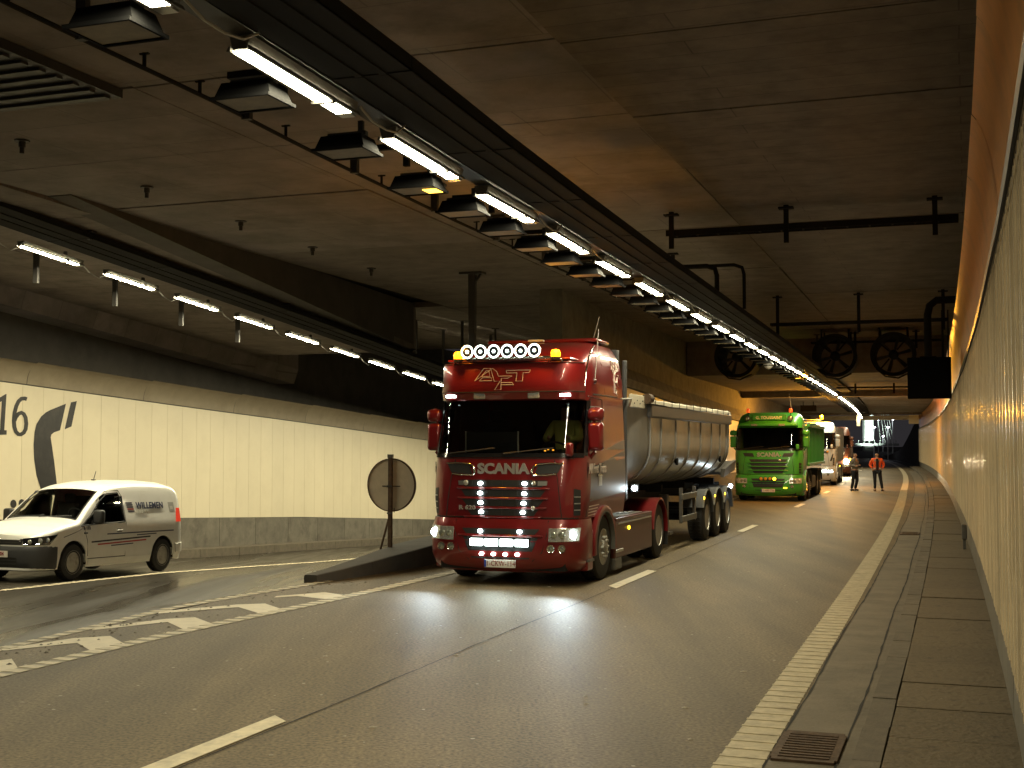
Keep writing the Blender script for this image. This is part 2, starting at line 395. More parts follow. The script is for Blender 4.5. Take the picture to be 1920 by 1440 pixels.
# ================================================================== SETTING: roads
def strip(name, t0, t1, s0, s1, z, m, ds=2.0, nt=1, parent=None, zf=None, thick=0, **k):
    b = MB(); n = max(1, int((s1-s0)/ds)); rows = []
    for i in range(n+1):
        s = lerp(s0, s1, i/n); a = t0(s) if callable(t0) else t0; c = t1(s) if callable(t1) else t1
        rows.append([W(s, lerp(a, c, j/nt), z + (zf(s, lerp(a, c, j/nt)) if zf else 0)) for j in range(nt+1)])
    b.loft(rows, False, False)
    return b.build(name, MT[m], parent, **k)

strip('ground', -900, 900, 112, 1800, -.05, 'night_ground', ds=120, nt=4, kind='structure')
strip('road', -9.25, -.72, -6, 420, 0, 'asphalt', ds=3, nt=3, kind='structure')
strip('gutter', -1.24, -.70, -6, 105, .004, 'gutter', ds=3, kind='structure')

def ramp_z(s, t):
    w_ = interp(s, [(-10, 3.2), (14, 2.2), (17, .5), (100, .3)])
    f = min(1, max(0, (-9.25-t)/w_)); f = f*f*(3-2*f)
    return zramp(s)*f
tl = [-9.25, -9.4, -9.6, -9.9, -10.4, -11, -11.7, -12.5, -13.5, -15, -17, -20.3]
b = MB(); rows = []
s = -6
while s < 80:
    rows.append([W(s, t, -.002+ramp_z(s, t)) for t in tl]); s += 1.0
b.loft(rows, False, False); b.build('ramp_road', MT['ramp_asphalt'], kind='structure', smooth=60)

# kerb stones and walkway slabs on the right
kerb = at('kerb', 6, -.6, 0, kind='structure')
kb = MB(); kb.box((0, 0, .045), (.17, .985, .17)); kme = kb.mesh('kerb_stone', MT['kerb'])
for i in range(118):
    s_ = 3.5+i*1.0; put('kerb_stone', kme, kerb, s_, -.595+random.uniform(-.004, .004), random.uniform(-.006, .004), random.uniform(-.004, .004))
walk = at('pavement', 6, -.1, 0, kind='structure')
sb = MB(); sb.box((0, 0, .06), (.80, .985, .16)); sme = sb.mesh('paving_slab', MT['slab'])
for i in range(118):
    s_ = 3.2+i*1.0; put('paving_slab', sme, walk, s_, -.098, random.uniform(-.008, .006), random.uniform(-.003, .003))
strip('kerb_bed', -.69, .7, 0, 122, -.03, 'joint', ds=4, kind='structure')

# painted lines: ribbed edge lines carry raised bars
def ribbed(name, t0, w_, s0, s1, pitch, z, zf=None, label=None, m='paint', slant=0.0, dens_to=60, base=None, ew=.022):
    root = strip(name, (lambda s: t0(s)), (lambda s: t0(s)+w_), s0, s1, z, base or m, ds=1.5, zf=zf, kind='structure')
    b = MB(); s = s0
    while s < min(s1, dens_to):
        a = t0(s); zz = z+(zf(s, a) if zf else 0)
        sk = random.uniform(-.01, .01)
        e = ew
        P = [W(s-e+sk, a-.006, zz+.001), W(s-e+slant, a+w_+.006, zz+.001), W(s+e+slant, a+w_+.006, zz+.001), W(s+e+sk, a-.006, zz+.001)]
        T = [p+Vector((0, 0, .0035)) for p in P]
        b.hexa(P+T); s += pitch
    b.build('rib', MT[m], root, kind='stuff')
    return root
re = lambda s: interp(s, [(0, -1.53), (8, -1.55), (33, -1.68), (60, -1.86), (90, -1.80), (300, -1.7)])
ribbed('edge_line', re, .30, 2, 330, .235, .004, dens_to=60, m='paint_line')
le = lambda s: interp(s, [(0, -8.24), (9, -8.24), (11.5, -8.24), (13, -8.15), (14.2, -8.04), (16, -7.94), (19, -7.83), (40, -7.9)])
ribbed('edge_line', le, .20, 0, 110, .22, .004, m='paint', base='paint_worn', ew=.062, dens_to=34)
gl = lambda s: interp(s, [(0, -8.9), (8, -9.1), (10.2, -9.22), (11.6, -9.32), (13.3, -9.48), (14.8, -9.36), (16.2, -9.15), (17, -9.1)])
ribbed('edge_line', gl, .15, 5, 16.9, .22, .004, m='paint', base='paint_worn', ew=.058)
rl = lambda s: interp(s, [(0, -14.6), (17, -14.75), (21, -15.0), (29, -15.6), (38, -15.6), (60, -15.6)])
ribbed('edge_line', rl, .16, 6, 60, .25, .006, zf=lambda s, t: zramp(s), m='paint', base='paint_worn', ew=.07, dens_to=40)
# shoulder beyond the ramp line, lighter and rough
def lane_dash(s0):
    b = MB(); t = -4.86+.0
    tt = interp(s0, [(5, -4.86), (20, -4.74), (30, -4.84), (45, -4.85), (60, -4.9)])
    P = [W(s0, tt-.095, .004), W(s0-.25, tt+.085, .004), W(s0+2.35, tt+.085, .004), W(s0+2.5, tt-.095, .004)]
    b.add(P+[p+Vector((0, 0, .004)) for p in P], [(0, 1, 2, 3), (4, 5, 6, 7), (0, 1, 5, 4), (1, 2, 6, 5), (2, 3, 7, 6), (3, 0, 4, 7)])
    return b.build('lane_marking', MT['paint'], kind='structure')
for s0 in (5.9, 17.7, 30.0, 42.4, 55.2, 67.5, 80, 92.5, 105, 117.5): lane_dash(s0)
# gore hatching
HATCH = [[(9.0, -8.9), (9.75, -8.63), (9.37, -8.22), (8.5, -8.22)],
 [(10.19, -9.15), (11.02, -8.92), (11.27, -8.66), (10.79, -8.07), (10.30, -8.1), (10.76, -8.68), (10.10, -9.05)],
 [(11.71, -9.22), (12.6, -8.88), (12.83, -8.64), (12.34, -8.02), (11.85, -8.08), (12.38, -8.71), (11.55, -9.12)],
 [(13.14, -9.36), (14.04, -8.81), (14.25, -8.53), (13.74, -7.93), (13.30, -7.98), (13.82, -8.66), (12.95, -9.25)],
 [(15.0, -8.80), (15.27, -8.62), (15.62, -8.39), (15.37, -7.90), (14.90, -7.93), (15.10, -8.53), (14.85, -8.75)], [(7.4, -8.7), (8.2, -8.6), (7.9, -8.22), (7.2, -8.22)]]
for P in HATCH:
    b = MB(); b.add([W(s_, t_, .0045) for s_, t_ in P], [tuple(range(len(P)))]); b.build('hatch_marking', MT['paint_bright'], kind='structure')
# joint along the middle of the carriageway, wandering a little
b = MB(); rows = []; s = 4.0
while s < 30:
    j = math.sin(s*.9)*.012+random.uniform(-.006, .006); wd = .004+random.uniform(0, .006)
    rows.append([W(s, -4.735+j-wd, .0042), W(s, -4.735+j+wd, .0042)]); s += .22
b.loft(rows, False, False); b.build('road_joint', MT['joint'], kind='structure')
for i, (t0, s0, s1) in enumerate(((-.80, 7, 60), (-1.245, 6, 90))):
    b = MB(); rows = []; s = s0
    while s < s1:
        j = math.sin(s*.7+i)*.012+random.uniform(-.005, .005); wd = .004+random.uniform(0, .009)
        rows.append([W(s, t0+j-wd, .0065), W(s, t0+j+wd, .0065)]); s += .3
    b.loft(rows, False, False); b.build('road_joint', MT['joint'], kind='structure')
# mud swept along the divider
b = MB()
for i in range(260):
    s = random.uniform(8, 24); t = (gl(s)+.15 if s < 16.5 else -8.95)+abs(random.gauss(0, .35)); r = random.uniform(.008, .03)
    p = W(s, min(t, -7.7), .004)
    b.add([p+Vector((math.cos(a)*r*random.uniform(.6, 1.3), math.sin(a)*r*random.uniform(.6, 1.3), 0)) for a in (0, 1.3, 2.6, 3.8, 5)]+[p+Vector((0, 0, r*.5))], [(0,1,5),(1,2,5),(2,3,5),(3,4,5),(4,0,5)])
b.build('grit', MT['gutter'], kind='stuff')
b = MB()
for i in range(70):
    s = random.uniform(6, 26); t = random.uniform(-7.5, -1.8); r = random.uniform(.012, .03)
    p = W(s, t, .003)
    b.add([p+Vector((math.cos(a)*r*random.uniform(.5, 1.4), math.sin(a)*r*random.uniform(.5, 1.4), 0)) for a in (0, 1.3, 2.6, 3.8, 5)]+[p+Vector((0, 0, r*.35))], [(0,1,5),(1,2,5),(2,3,5),(3,4,5),(4,0,5)])
b.build('litter', MT['litter'], kind='stuff')

# drains in the gutter
def drain(s0, near):
    d = at('drain_grate', s0, -1.02, .006, label='rusty slotted drain grate in the gutter, %s' % ('the near one by the walkway' if near else 'the far one level with the trailer'), cat='drain', group='drain grates in the gutter')
    b = MB(); b.box((0, .40, 0), (.40, .06, .03)); b.box((0, -.40, 0), (.40, .06, .03)); b.box((-.19, 0, 0), (.05, .74, .03)); b.box((.19, 0, 0), (.05, .74, .03))
    b.build('frame', MT['rust'], d)
    MB().box((0, 0, -.055), (.34, .74, .02)).build('pit', MT['joint'], d)
    bar = MB().box((0, 0, 0), (.33, .035, .03)).mesh('bar', MT['rust'])
    for i in range(10):
        o = bpy.data.objects.new('bar', bar); col.objects.link(o); o.parent = d; o.location = (0, -.33+i*.073, .004)
    return d
drain(8.75, True); drain(30.5, False)

# ---------------------------------------------------------------- right wall
def tw(s): return interp(s, [(0, .30), (9, .30), (17, .25), (26, .18), (36, .10), (60, .05), (110, .10), (200, 1)])
rw = at('tunnel_wall', 6, .35, 0, label='glossy cream panelled tunnel wall beside the raised walkway, cove on top tinted with amber light', cat='wall', kind='structure')
pb = MB(); pb.box((0, 0, 1.51), (.05, .592, 3.02)); pb.box((-.026, .17, 1.51), (.008, .02, 3.0)); pb.box((-.026, -.13, 1.51), (.008, .02, 3.0)); pb.box((-.026, .29, 1.51), (.010, .012, 3.0))
pme = pb.mesh('wall_panel', MT['panel_gloss'])
pl = MB(); pl.box((0, 0, 0), (.06, .99, .50)); plm = pl.mesh('plinth_block', MT['plinth_smooth'])
i = 0; s = 2.0
while s < 122:
    a = -math.atan2(tw(s+1)-tw(s-1), 2)
    put('wall_panel', pme, rw, s, tw(s)+random.uniform(-.002, .002), .56, a+random.uniform(-.007, .007)); s += .6
s = 2.0
while s < 122:
    put('plinth_block', plm, rw, s, tw(s)+.03, .32, -math.atan2(tw(s+1)-tw(s-1), 2)); s += 1.0
# cove above, arched panels leaning in
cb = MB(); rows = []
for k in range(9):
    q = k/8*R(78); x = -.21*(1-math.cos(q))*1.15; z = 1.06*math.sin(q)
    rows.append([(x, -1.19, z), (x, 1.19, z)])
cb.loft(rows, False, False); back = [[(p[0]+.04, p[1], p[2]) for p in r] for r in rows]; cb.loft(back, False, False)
cvm = cb.mesh('cove_panel', MT['cove_amber_light'], smooth=50)
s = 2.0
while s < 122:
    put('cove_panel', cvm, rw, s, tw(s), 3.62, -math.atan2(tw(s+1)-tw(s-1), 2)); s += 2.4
b = MB(); b.tube([W(s, tw(s)-.035, 3.60) for s in range(1, 122, 2)], .035, 6)
b.build('trim_rail', MT['trim'], rw, keep=True, smooth=40)
b = MB(); b.tube([W(s, tw(s)-.06, 3.50+.02*math.sin(s*.7)) for s in range(1, 122, 2)], .012, 5); b.build('cable', MT['steel_black'], rw, keep=True)
strip('backing_wall', lambda s: tw(s)+.08, lambda s: tw(s)+.081, 0, 122, 0, 'concrete_dark', zf=None, kind='structure') if False else None
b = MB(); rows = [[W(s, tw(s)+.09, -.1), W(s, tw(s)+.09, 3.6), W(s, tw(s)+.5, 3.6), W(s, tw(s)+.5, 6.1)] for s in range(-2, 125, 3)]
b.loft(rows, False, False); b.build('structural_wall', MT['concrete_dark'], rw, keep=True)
# reflector post against the plinth
d = at('service_box', 24.6, tw(24.6)-.10, .14, label='small grey service box fixed low on the plinth of the cream wall', cat='box')
MB().box((0, 0, .32), (.09, .16, .28)).build('case', MT['galv'], d, bevel=.02); MB().box((0, 0, .09), (.05, .05, .18)).build('conduit', MT['galv'], d)

# ---------------------------------------------------------------- left (ramp) wall
def zt(s): return interp(s, [(10, 4.05), (22, 3.47), (29, 3.12), (36, 2.79), (48, 2.18), (80, .6)])      # panel top
def zb(s): return interp(s, [(10, 1.05), (22, .42), (29, .08), (36, -.27), (48, -1.03), (80, -2.5)])      # panel bottom
TL = -20.0
lw = at('ramp_wall', 22, TL, zramp(22), label='bright cream panelled wall of the descending ramp behind the white van', cat='wall', kind='structure')
pan = .70; s = 12.0; PAN = []
while s < 66:
    b = MB(); h = pan/2-.004; P = []
    for z0, z1 in ((zb, zt),):
        for (ss, tt) in ((s-h, TL+.03), (s+h, TL+.03), (s+h, TL-.02), (s-h, TL-.02)): P.append(W(ss, tt, z0(ss)))
        for (ss, tt) in ((s-h, TL+.03), (s+h, TL+.03), (s+h, TL-.02), (s-h, TL-.02)): P.append(W(ss, tt, z1(ss)))
    b.hexa(P); b.build('wall_panel', MT['panel_white'], lw, keep=True); s += pan
s = 12.0
while s < 66:       # plinth blocks and the low kerb at their foot
    h = .99; 
    for nm, m, ta, tb, za, zc in (('plinth_block', 'plinth', TL-.1, TL+.08, (lambda q: zramp(q)-.1), (lambda q: zb(q)-.012)), ('kerb_stone', 'kerb', TL+.09, TL+.75, (lambda q: zramp(q)-.1), (lambda q: zramp(q)+.22))):
        P = [W(s-h, tb, za(s-h)), W(s+h, tb, za(s+h)), W(s+h, ta, za(s+h)), W(s-h, ta, za(s-h)), W(s-h, tb, zc(s-h)), W(s+h, tb, zc(s+h)), W(s+h, ta, zc(s+h)), W(s-h, ta, zc(s-h))]
        MB().hexa(P).build(nm, MT[m], lw, keep=True)
    s += 2.0
s = 12.0
while s < 64:       # quarter-round cove
    rows = []; h = 2.19
    for k in range(7):
        q = k/6*R(85); dt = .34*(1-math.cos(q)); dz = .02+(.46+.006*(s-20))*math.sin(q)
        rows.append([W(x, TL+.03+dt-.02, zt(x)+dz) for x in (s-h, s, s+h)])
    b = MB().loft(rows, False, False); b.build('cove_panel', MT['cove_brown'], lw, keep=True, smooth=50); s += 4.4
b = MB(); b.tube([W(s, TL+.02, zt(s)+.005) for s in range(11, 66, 2)], .018, 5); b.build('trim_rail', MT['trim'], lw, keep=True)
def zlc(s): return 6.0-.075*max(0, s-16)
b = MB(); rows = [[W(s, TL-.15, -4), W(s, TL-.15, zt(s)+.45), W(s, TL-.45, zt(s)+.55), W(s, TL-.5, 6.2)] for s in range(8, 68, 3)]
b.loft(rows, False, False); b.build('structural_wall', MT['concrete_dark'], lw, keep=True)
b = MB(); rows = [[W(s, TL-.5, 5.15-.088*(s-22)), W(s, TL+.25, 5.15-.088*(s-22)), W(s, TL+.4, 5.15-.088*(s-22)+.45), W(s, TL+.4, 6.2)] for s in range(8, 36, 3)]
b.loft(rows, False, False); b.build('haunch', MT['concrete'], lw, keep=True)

# lettering and the telephone sign painted on the ramp wall (points on the wall plane, in metres)
def wall_px(u, v, t0=TL+.033):
    p = math.atan(115/2346.)
    d = Vector(((u-960)/2346, math.cos(p)+((v-720)/2346)*math.sin(p), math.sin(p)-((v-720)/2346)*math.cos(p)))
    lo, hi = 5., 90.
    def tt(k):
        P = d*k; s_ = P.x*SN+P.y*CS; return P.x*CS-P.y*SN+.0003*s_*s_
    for _ in range(50):
        mid = (lo+hi)/2
        if tt(mid) > t0: lo = mid
        else: hi = mid
    P = d*lo+Vector((0, 0, 2.05)); return (P.x*SN+P.y*CS, P.z)
def wall_sign(name, polys, **k):
    b = MB()
    for poly in polys:
        pts = [wall_px(u, v) for u, v in poly]; n = len(pts)
        b.add([W(s, TL+.037, z) for s, z in pts], [tuple(range(n))])
    return b.build(name, MT['wall_black'], **k)
Q = lambda x, y: (x/5.142, 680+y/5.142)
hs = [Q(392, 1220), Q(350, 1080), Q(328, 930), Q(323, 790), Q(333, 670), Q(352, 590), Q(395, 520), Q(440, 480), Q(480, 458), Q(635, 395), Q(578, 652), Q(520, 672), Q(494, 694), Q(488, 720), Q(500, 800), Q(520, 940), Q(545, 1150), Q(552, 1215), Q(470, 1260)]
bar = [Q(683, 383), Q(740, 370), Q(688, 615), Q(622, 643)]
def ell(cx, cy, rx, ry, n=20): return [Q(cx+rx*math.cos(2*math.pi*i/n), cy+ry*math.sin(2*math.pi*i/n)) for i in range(n)]
def stroke(pts, w_, name=None):
    L_, R_ = [], []
    for i, p in enumerate(pts):
        a = pts[max(0, i-1)]; c = pts[min(len(pts)-1, i+1)]; dx, dy = c[0]-a[0], c[1]-a[1]; l = math.hypot(dx, dy) or 1
        ww = w_[i] if isinstance(w_, list) else w_
        L_.append((p[0]-dy/l*ww, p[1]+dx/l*ww)); R_.append((p[0]+dy/l*ww, p[1]-dx/l*ww))
    return [[Q(*L_[i]), Q(*L_[i+1]), Q(*R_[i+1]), Q(*R_[i])] for i in range(len(pts)-1)]
six = [(258, 352), (238, 345), (205, 348), (178, 372), (155, 420), (140, 480), (133, 560), (138, 620), (152, 665), (176, 690), (200, 692), (228, 675), (246, 640), (252, 590), (246, 530), (228, 495), (205, 482), (178, 492), (152, 525), (138, 560)]
one = [(-8, 340), (40, 310), (40, 312), (38, 400), (34, 500), (30, 600), (28, 690)]
pol = [hs, bar, ell(128, 1361, 30, 40), ell(208, 1356, 30, 40)]+stroke(six, 19)
pol += [[Q(-30, 352), Q(58, 300), Q(62, 305), Q(40, 650), Q(64, 652), Q(62, 694), Q(-40, 696), Q(-40, 652), Q(0, 650), Q(16, 370), Q(-20, 390)]]
pol += stroke([(330, 1262), (345, 1242), (370, 1240)], 9)
wall_sign('wall_lettering', pol, label='black number 16 and telephone receiver symbol painted on the cream ramp wall', cat='wall sign')

# ---------------------------------------------------------------- left wall of the main tube, beyond the divider
mw_ = at('dividing_wall', 34, -9.5, 0, label='cream panelled wall between carriageway and ramp, behind the tipper trailer', cat='wall', kind='structure')
def zm(s): return interp(s, [(20, 4.1), (37, 3.85), (46, 3.54), (57, 3.30), (62, 3.22), (70, 3.2)])
s = 31.0
while s < 120:
    b = MB(); h = .346; tq = -9.5 if s < 67 else -9.5
    P = [W(a, c, .75) for a, c in ((s-h, tq+.03), (s+h, tq+.03), (s+h, tq-.05), (s-h, tq-.05))]+[W(a, c, zm(a)) for a, c in ((s-h, tq+.03), (s+h, tq+.03), (s+h, tq-.05), (s-h, tq-.05))]
    b.hexa(P); b.build('wall_panel', MT['panel_white'], mw_, keep=True); s += .7
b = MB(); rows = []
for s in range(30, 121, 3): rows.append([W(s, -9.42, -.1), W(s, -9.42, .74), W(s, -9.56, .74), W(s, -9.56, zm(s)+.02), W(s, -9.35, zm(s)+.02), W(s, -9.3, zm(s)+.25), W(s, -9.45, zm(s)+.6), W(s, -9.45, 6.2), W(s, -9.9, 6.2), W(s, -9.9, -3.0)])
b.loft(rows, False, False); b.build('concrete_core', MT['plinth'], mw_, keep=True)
b = MB(); b.hexa([W(30, -9.3, -3), W(30, -9.9, -3), W(30.1, -9.9, -3), W(30.1, -9.3, -3), W(30, -9.3, 6.2), W(30, -9.9, 6.2), W(30.1, -9.9, 6.2), W(30.1, -9.3, 6.2)]); b.build('end_face', MT['plinth'], mw_, keep=True)

# low concrete divider that rises out of the gore
dv = at('concrete_divider', 16.8, -9.1, 0, label='low dark concrete divider rising from the gore towards the round sign', cat='barrier')
ztop = [(16.7, .11), (17.9, .21), (18.9, .28), (19.8, .33), (24, .42), (30, .5)]
s = 16.7
while s < 30:
    e = min(1.25, 30-s); a, c = s, s+e-.008; b = MB()
    def sec(x, jit=0):
        zt_ = interp(x, ztop); wd_ = interp(x, [(16.7, .2), (20, .75), (30, .7)]); off = interp(x, [(16.7, -9.10), (17.7, -8.82), (19.6, -8.56), (24, -8.6), (30, -9.2)])
        return [W(x, off, -.05), W(x, off, zt_-.01), W(x, off-.02, zt_), W(x, off-wd_, zt_), W(x, off-wd_-.02, zt_-.02), W(x, off-wd_-.02, zramp(x)-.25)]
    b.loft([sec(a), sec((a+c)/2), sec(c)], True, True); b.build('divider_block', MT['concrete_dark'], dv, keep=True); s += 1.25

# ---------------------------------------------------------------- ceiling
ce = empty('ceiling', W(20, -6, 6), kind='structure')
tb = [(.55, -3.62), (-3.65, -8.55), (-8.58, -13.58)]
sj = [-1.0, 2.6, 5.5, 8.45, 11.4, 14.3, 17.25, 22.4, 27.9, 33.2, 38.0, 42.8, 47.2]
for i, (a, c) in enumerate(zip(sj, sj[1:])):
    for j, (t0, t1) in enumerate(tb):
        z = 6.0 + (-.05 if j == 0 and a < 17 else 0)+random.uniform(-.012, .012)
        g = .018
        P = [W(a+g, t0, z), W(c-g, t0, z), W(c-g, t1, z), W(a+g, t1, z)]
        MB().hexa(P+[p+Vector((0, 0, .2)) for p in P]).build('ceiling_slab', MT['concrete_board' if (a > 20 or j == 0) else 'concrete'], ce, keep=True)
for i, (a, c) in enumerate(zip(sj, sj[1:])):       # over the ramp, sinking with it
    g = .018
    for (t0, t1) in ((-13.60, -16.9), (-16.93, -20.5)):
        if a < 32.5:
            tA = t0-max(0, a-18)*.06 if t0 > -14 else t0; tB = t0-max(0, min(c, 32.5)-18)*.06 if t0 > -14 else t0
            c_ = min(c, 32.5); P = [W(a+g, tA, zlc(a)-.003), W(c_-g, tB, zlc(c_)-.003), W(c_-g, t1, zlc(c_)-.003), W(a+g, t1, zlc(a)-.003)]
            MB().hexa(P+[p+Vector((0, 0, .15)) for p in P]).build('ceiling_slab', MT['concrete_board'], ce, keep=True)
        if c > 32.5:
            a_ = max(a, 32.5); P = [W(a_+g, t0, 5.99), W(c-g, t0, 5.99), W(c-g, t1, 5.99), W(a_+g, t1, 5.99)]
            MB().hexa(P+[p+Vector((0, 0, .15)) for p in P]).build('ceiling_slab', MT['concrete_board'], ce, keep=True)
b = MB(); P = [W(16, -13.15, zlc(16)-.01), W(32.5, -14.5, zlc(32.5)-.02), W(32.5, -14.9, zlc(32.5)-.02), W(16, -13.75, zlc(16)-.01), W(16, -13.15, 6.1), W(32.5, -14.5, 6.1), W(32.5, -14.9, 6.1), W(16, -13.75, 6.1)]
b.hexa(P); b.build('bulkhead', MT['concrete_dark'], ce, keep=True)
b = MB(); P = [W(32.5, -14.5, zlc(32.5)-.02), W(32.65, -14.5, zlc(32.5)-.02), W(32.65, -20.5, zlc(32.5)-.02), W(32.5, -20.5, zlc(32.5)-.02)]; b.hexa(P+[Vector((p.x, p.y, 6.1)) for p in P]); b.build('bulkhead', MT['concrete'], ce, keep=True)
b = MB(); rows = [[W(s, 1.2, 6.22), W(s, -22, 6.22)] for s in range(-6, 52, 4)]; b.loft(rows, False, False); b.build('roof_deck', MT['joint'], ce, keep=True)
# dark ribbed hatch near the left corner
ht = empty('ceiling_hatch', W(10.5, -10, 5.9), hd(10.5), label='dark recessed ribbed hatch in the concrete ceiling above the ramp fork', cat='hatch')
b = MB().hexa([W(9.5, -8.72, 5.9), W(11.42, -8.72, 5.9), W(11.42, -13.4, 5.9), W(9.5, -13.4, 5.9), W(9.5, -8.72, 6.0), W(11.42, -8.72, 6.0), W(11.42, -13.4, 6.0), W(9.5, -13.4, 6.0)]); b.build('panel', MT['steel_dark'], ht, keep=True)
for i in range(7):
    x = 9.65+i*.26; MB().hexa([W(x, -8.8, 5.87), W(x+.1, -8.8, 5.87), W(x+.1, -13.3, 5.87), W(x, -13.3, 5.87), W(x, -8.8, 5.899), W(x+.1, -8.8, 5.899), W(x+.1, -13.3, 5.899), W(x, -13.3, 5.899)]).build('rib', MT['steel_dark'], ht, keep=True)
# the lower roof past the fans
def beam(nm, s0, s1, t0, t1, z0, z1, m, p=ce):
    n = max(1, int((s1-s0)/8)); rows = []
    for i in range(n+1):
        s = lerp(s0, s1, i/n); rows.append([W(s, t0, z0), W(s, t1, z0), W(s, t1, z1), W(s, t0, z1)])
    return MB().loft(rows, True, True).build(nm, MT[m], p, keep=True)
beam('drop_beam', 47.3, 47.7, .6, -9.4, 4.70, 6.15, 'concrete_board')
for i in range(5): beam('ceiling_slab', 47.75+i*3.0, 50.7+i*3.0, .6, -9.4, 4.72, 5.0, 'concrete_board')
beam('drop_beam', 62.8, 63.2, .6, -9.4, 4.42, 5.0, 'concrete_board')
for i in range(7): beam('ceiling_slab', 63.25+i*6.1, 69.3+i*6.1, .6, -9.4, 4.72, 5.0, 'concrete')
beam('portal_beam', 106.2, 107.2, 1.2, -12, 4.55, 6.2, 'concrete')
beam('portal_beam', 118, 118.6, 1.2, -14, 4.35, 4.75, 'panel_white')

# ================================================================== FIXTURES UNDER THE CEILING
def tl_(s): return interp(s, [(0, -4.1), (6.6, -4.2), (9, -4.31), (11.3, -4.41), (13.8, -4.45), (16, -4.52), (23, -4.62), (32, -4.71), (43, -4.77), (100, -4.88), (130, -4.9)])
PITCH = 2.36
hb = MB(); hb.hexa([(-.05, 0, .012), (.05, 0, .012), (.05, 1.62, .012), (-.05, 1.62, .012), (-.075, 0, .10), (.075, 0, .10), (.075, 1.62, .10), (-.075, 1.62, .10)])
hb.hexa([(-.09, -.01, 0), (-.065, -.01, 0), (-.065, 1.63, 0), (-.09, 1.63, 0), (-.075, -.01, .03), (-.06, -.01, .03), (-.06, 1.63, .03), (-.075, 1.63, .03)])
hb.hexa([(.065, -.01, 0), (.09, -.01, 0), (.09, 1.63, 0), (.065, 1.63, 0), (.06, -.01, .03), (.075, -.01, .03), (.075, 1.63, .03), (.06, 1.63, .03)])
house = hb.mesh('housing', MT['galv'])
tb_ = MB(); tb_.add([(-.064, .04, .004), (.064, .04, .004), (.064, 1.53, .004), (-.064, 1.53, .004)], [(0, 3, 2, 1)])
tubem = tb_.mesh('tube', MT['tube']); tubem2 = tubem.copy(); tubem2.transform(Matrix.Diagonal((1.35, 1, 1, 1))); tubem2.materials[0] = MT['tube_ramp']
sodm = tubem.copy(); sodm.materials[0] = MT['sodium_far']
clipm = MB().box((0, 1.18, -.006), (.17, .04, .03)).box((0, 1.18, .12), (.05, .05, .12)).mesh('clip', MT['steel_dark'])
endm = MB().box((0, 1.56, .0), (.11, .12, .02)).mesh('end_cap', MT['steel_bright'])
def lamp(s, t, z, tm, tilt, **k):
    e = empty('strip_light', W(s, t, z), **k); e.rotation_euler = (tilt, 0, hd(s)); e.rotation_mode = 'XYZ'
    m = Matrix.LocRotScale(None, Euler((0, 0, hd(s))), None) @ Matrix.Rotation(tilt, 4, 'X'); e.rotation_euler = m.to_euler()
    parts = [('housing', house), ('tube', tm), ('end_cap', endm)]
    if s < 50: parts.append(('clip', clipm))
    for nm, me in parts:
        o = bpy.data.objects.new(nm, me); col.objects.link(o); o.parent = e
    return e
S0 = 4.27; n = 0
for i in range(48):
    s = S0+i*PITCH
    if s > 116: break
    n += 1
    so = (i == 17)
    dt = math.atan2(tl_(s+2)-tl_(s), 2)
    e = lamp(s, tl_(s), 4.5, sodm if so else tubem, 0, group=None if so else 'lit strip lights over the carriageway',
         label='orange glowing strip light among the white ones above the green truck' if so else '%s white strip light of the row above the trucks, counted from the camera' % nth(n), cat='strip light')
    e.rotation_euler[2] = hd(s)-dt
n = 0
for i in range(16):
    s = 12.85+i*PITCH; n += 1
    z = interp(s, [(10, 6.14), (17.6, 5.54), (36.5, 4.03), (60, 2.2)])
    lamp(s, -15.5, z, tubem2, -.080, group='lit strip lights over the ramp', label='%s white strip light of the descending row over the ramp, counted from the left edge' % nth(n), cat='strip light')
# a real tunnel is lit before the camera too: two more behind it
for i in (1, 2):
    lamp(S0-i*PITCH, tl_(4), 4.5, tubem, 0, group='lit strip lights over the carriageway', label='white strip light of the carriageway row %s the camera' % ('right over' if i == 1 else 'just behind'), cat='strip light')

# floodlight boxes, unlit, beside the strip lights
fb = MB(); fb.hexa([(-.22, -.15, .02), (.22, -.15, .02), (.22, .15, .02), (-.22, .15, .02), (-.18, -.12, .13), (.18, -.12, .13), (.18, .12, .13), (-.18, .12, .13)])
fbm = fb.mesh('case', MT['case_black'])
ff = MB(); ff.box((0, -.175, .01), (.46, .02, .022)); ff.box((0, .175, .01), (.46, .02, .022)); ff.box((-.22, 0, .01), (.02, .33, .022)); ff.box((.22, 0, .01), (.02, .33, .022))
ffm = ff.mesh('frame', MT['case_black'])
gm = MB().box((0, 0, .012), (.43, .30, .01)).mesh('glass', MT['lamp_glass']); ga = gm.copy(); ga.materials[0] = MT['lamp_glass']
hgm = MB().box((0, 0, .15), (.34, .05, .05)).box((.12, 0, .21), (.04, .04, .10)).mesh('bracket', MT['steel_dark'])
amb = MB().box((.13, .04, .004), (.14, .16, .008)).mesh('lamp_capsule', MT['lamp_amber'])
n = 0; s = 5.85
while s < 92:
    n += 1; t = tl_(s)-.34; am = abs(s-10.9) < .6 or abs(s-44.5) < .6 or abs(s-66) < .5
    e = at('floodlight', s, t, 4.40, label=('unlit floodlight box with one glowing amber capsule, %s from the camera' if am else '%s flat unlit floodlight box from the camera, beside the strip lights') % nth(n), cat='floodlight', group='floodlight boxes beside the strip lights')
    for nm, me in (('case', fbm), ('frame', ffm), ('glass', gm), ('bracket', hgm))+((('lamp_capsule', amb),) if am else ()):
        o = bpy.data.objects.new(nm, me); col.objects.link(o); o.parent = e
    s += 1.55 if s < 9 else 1.22

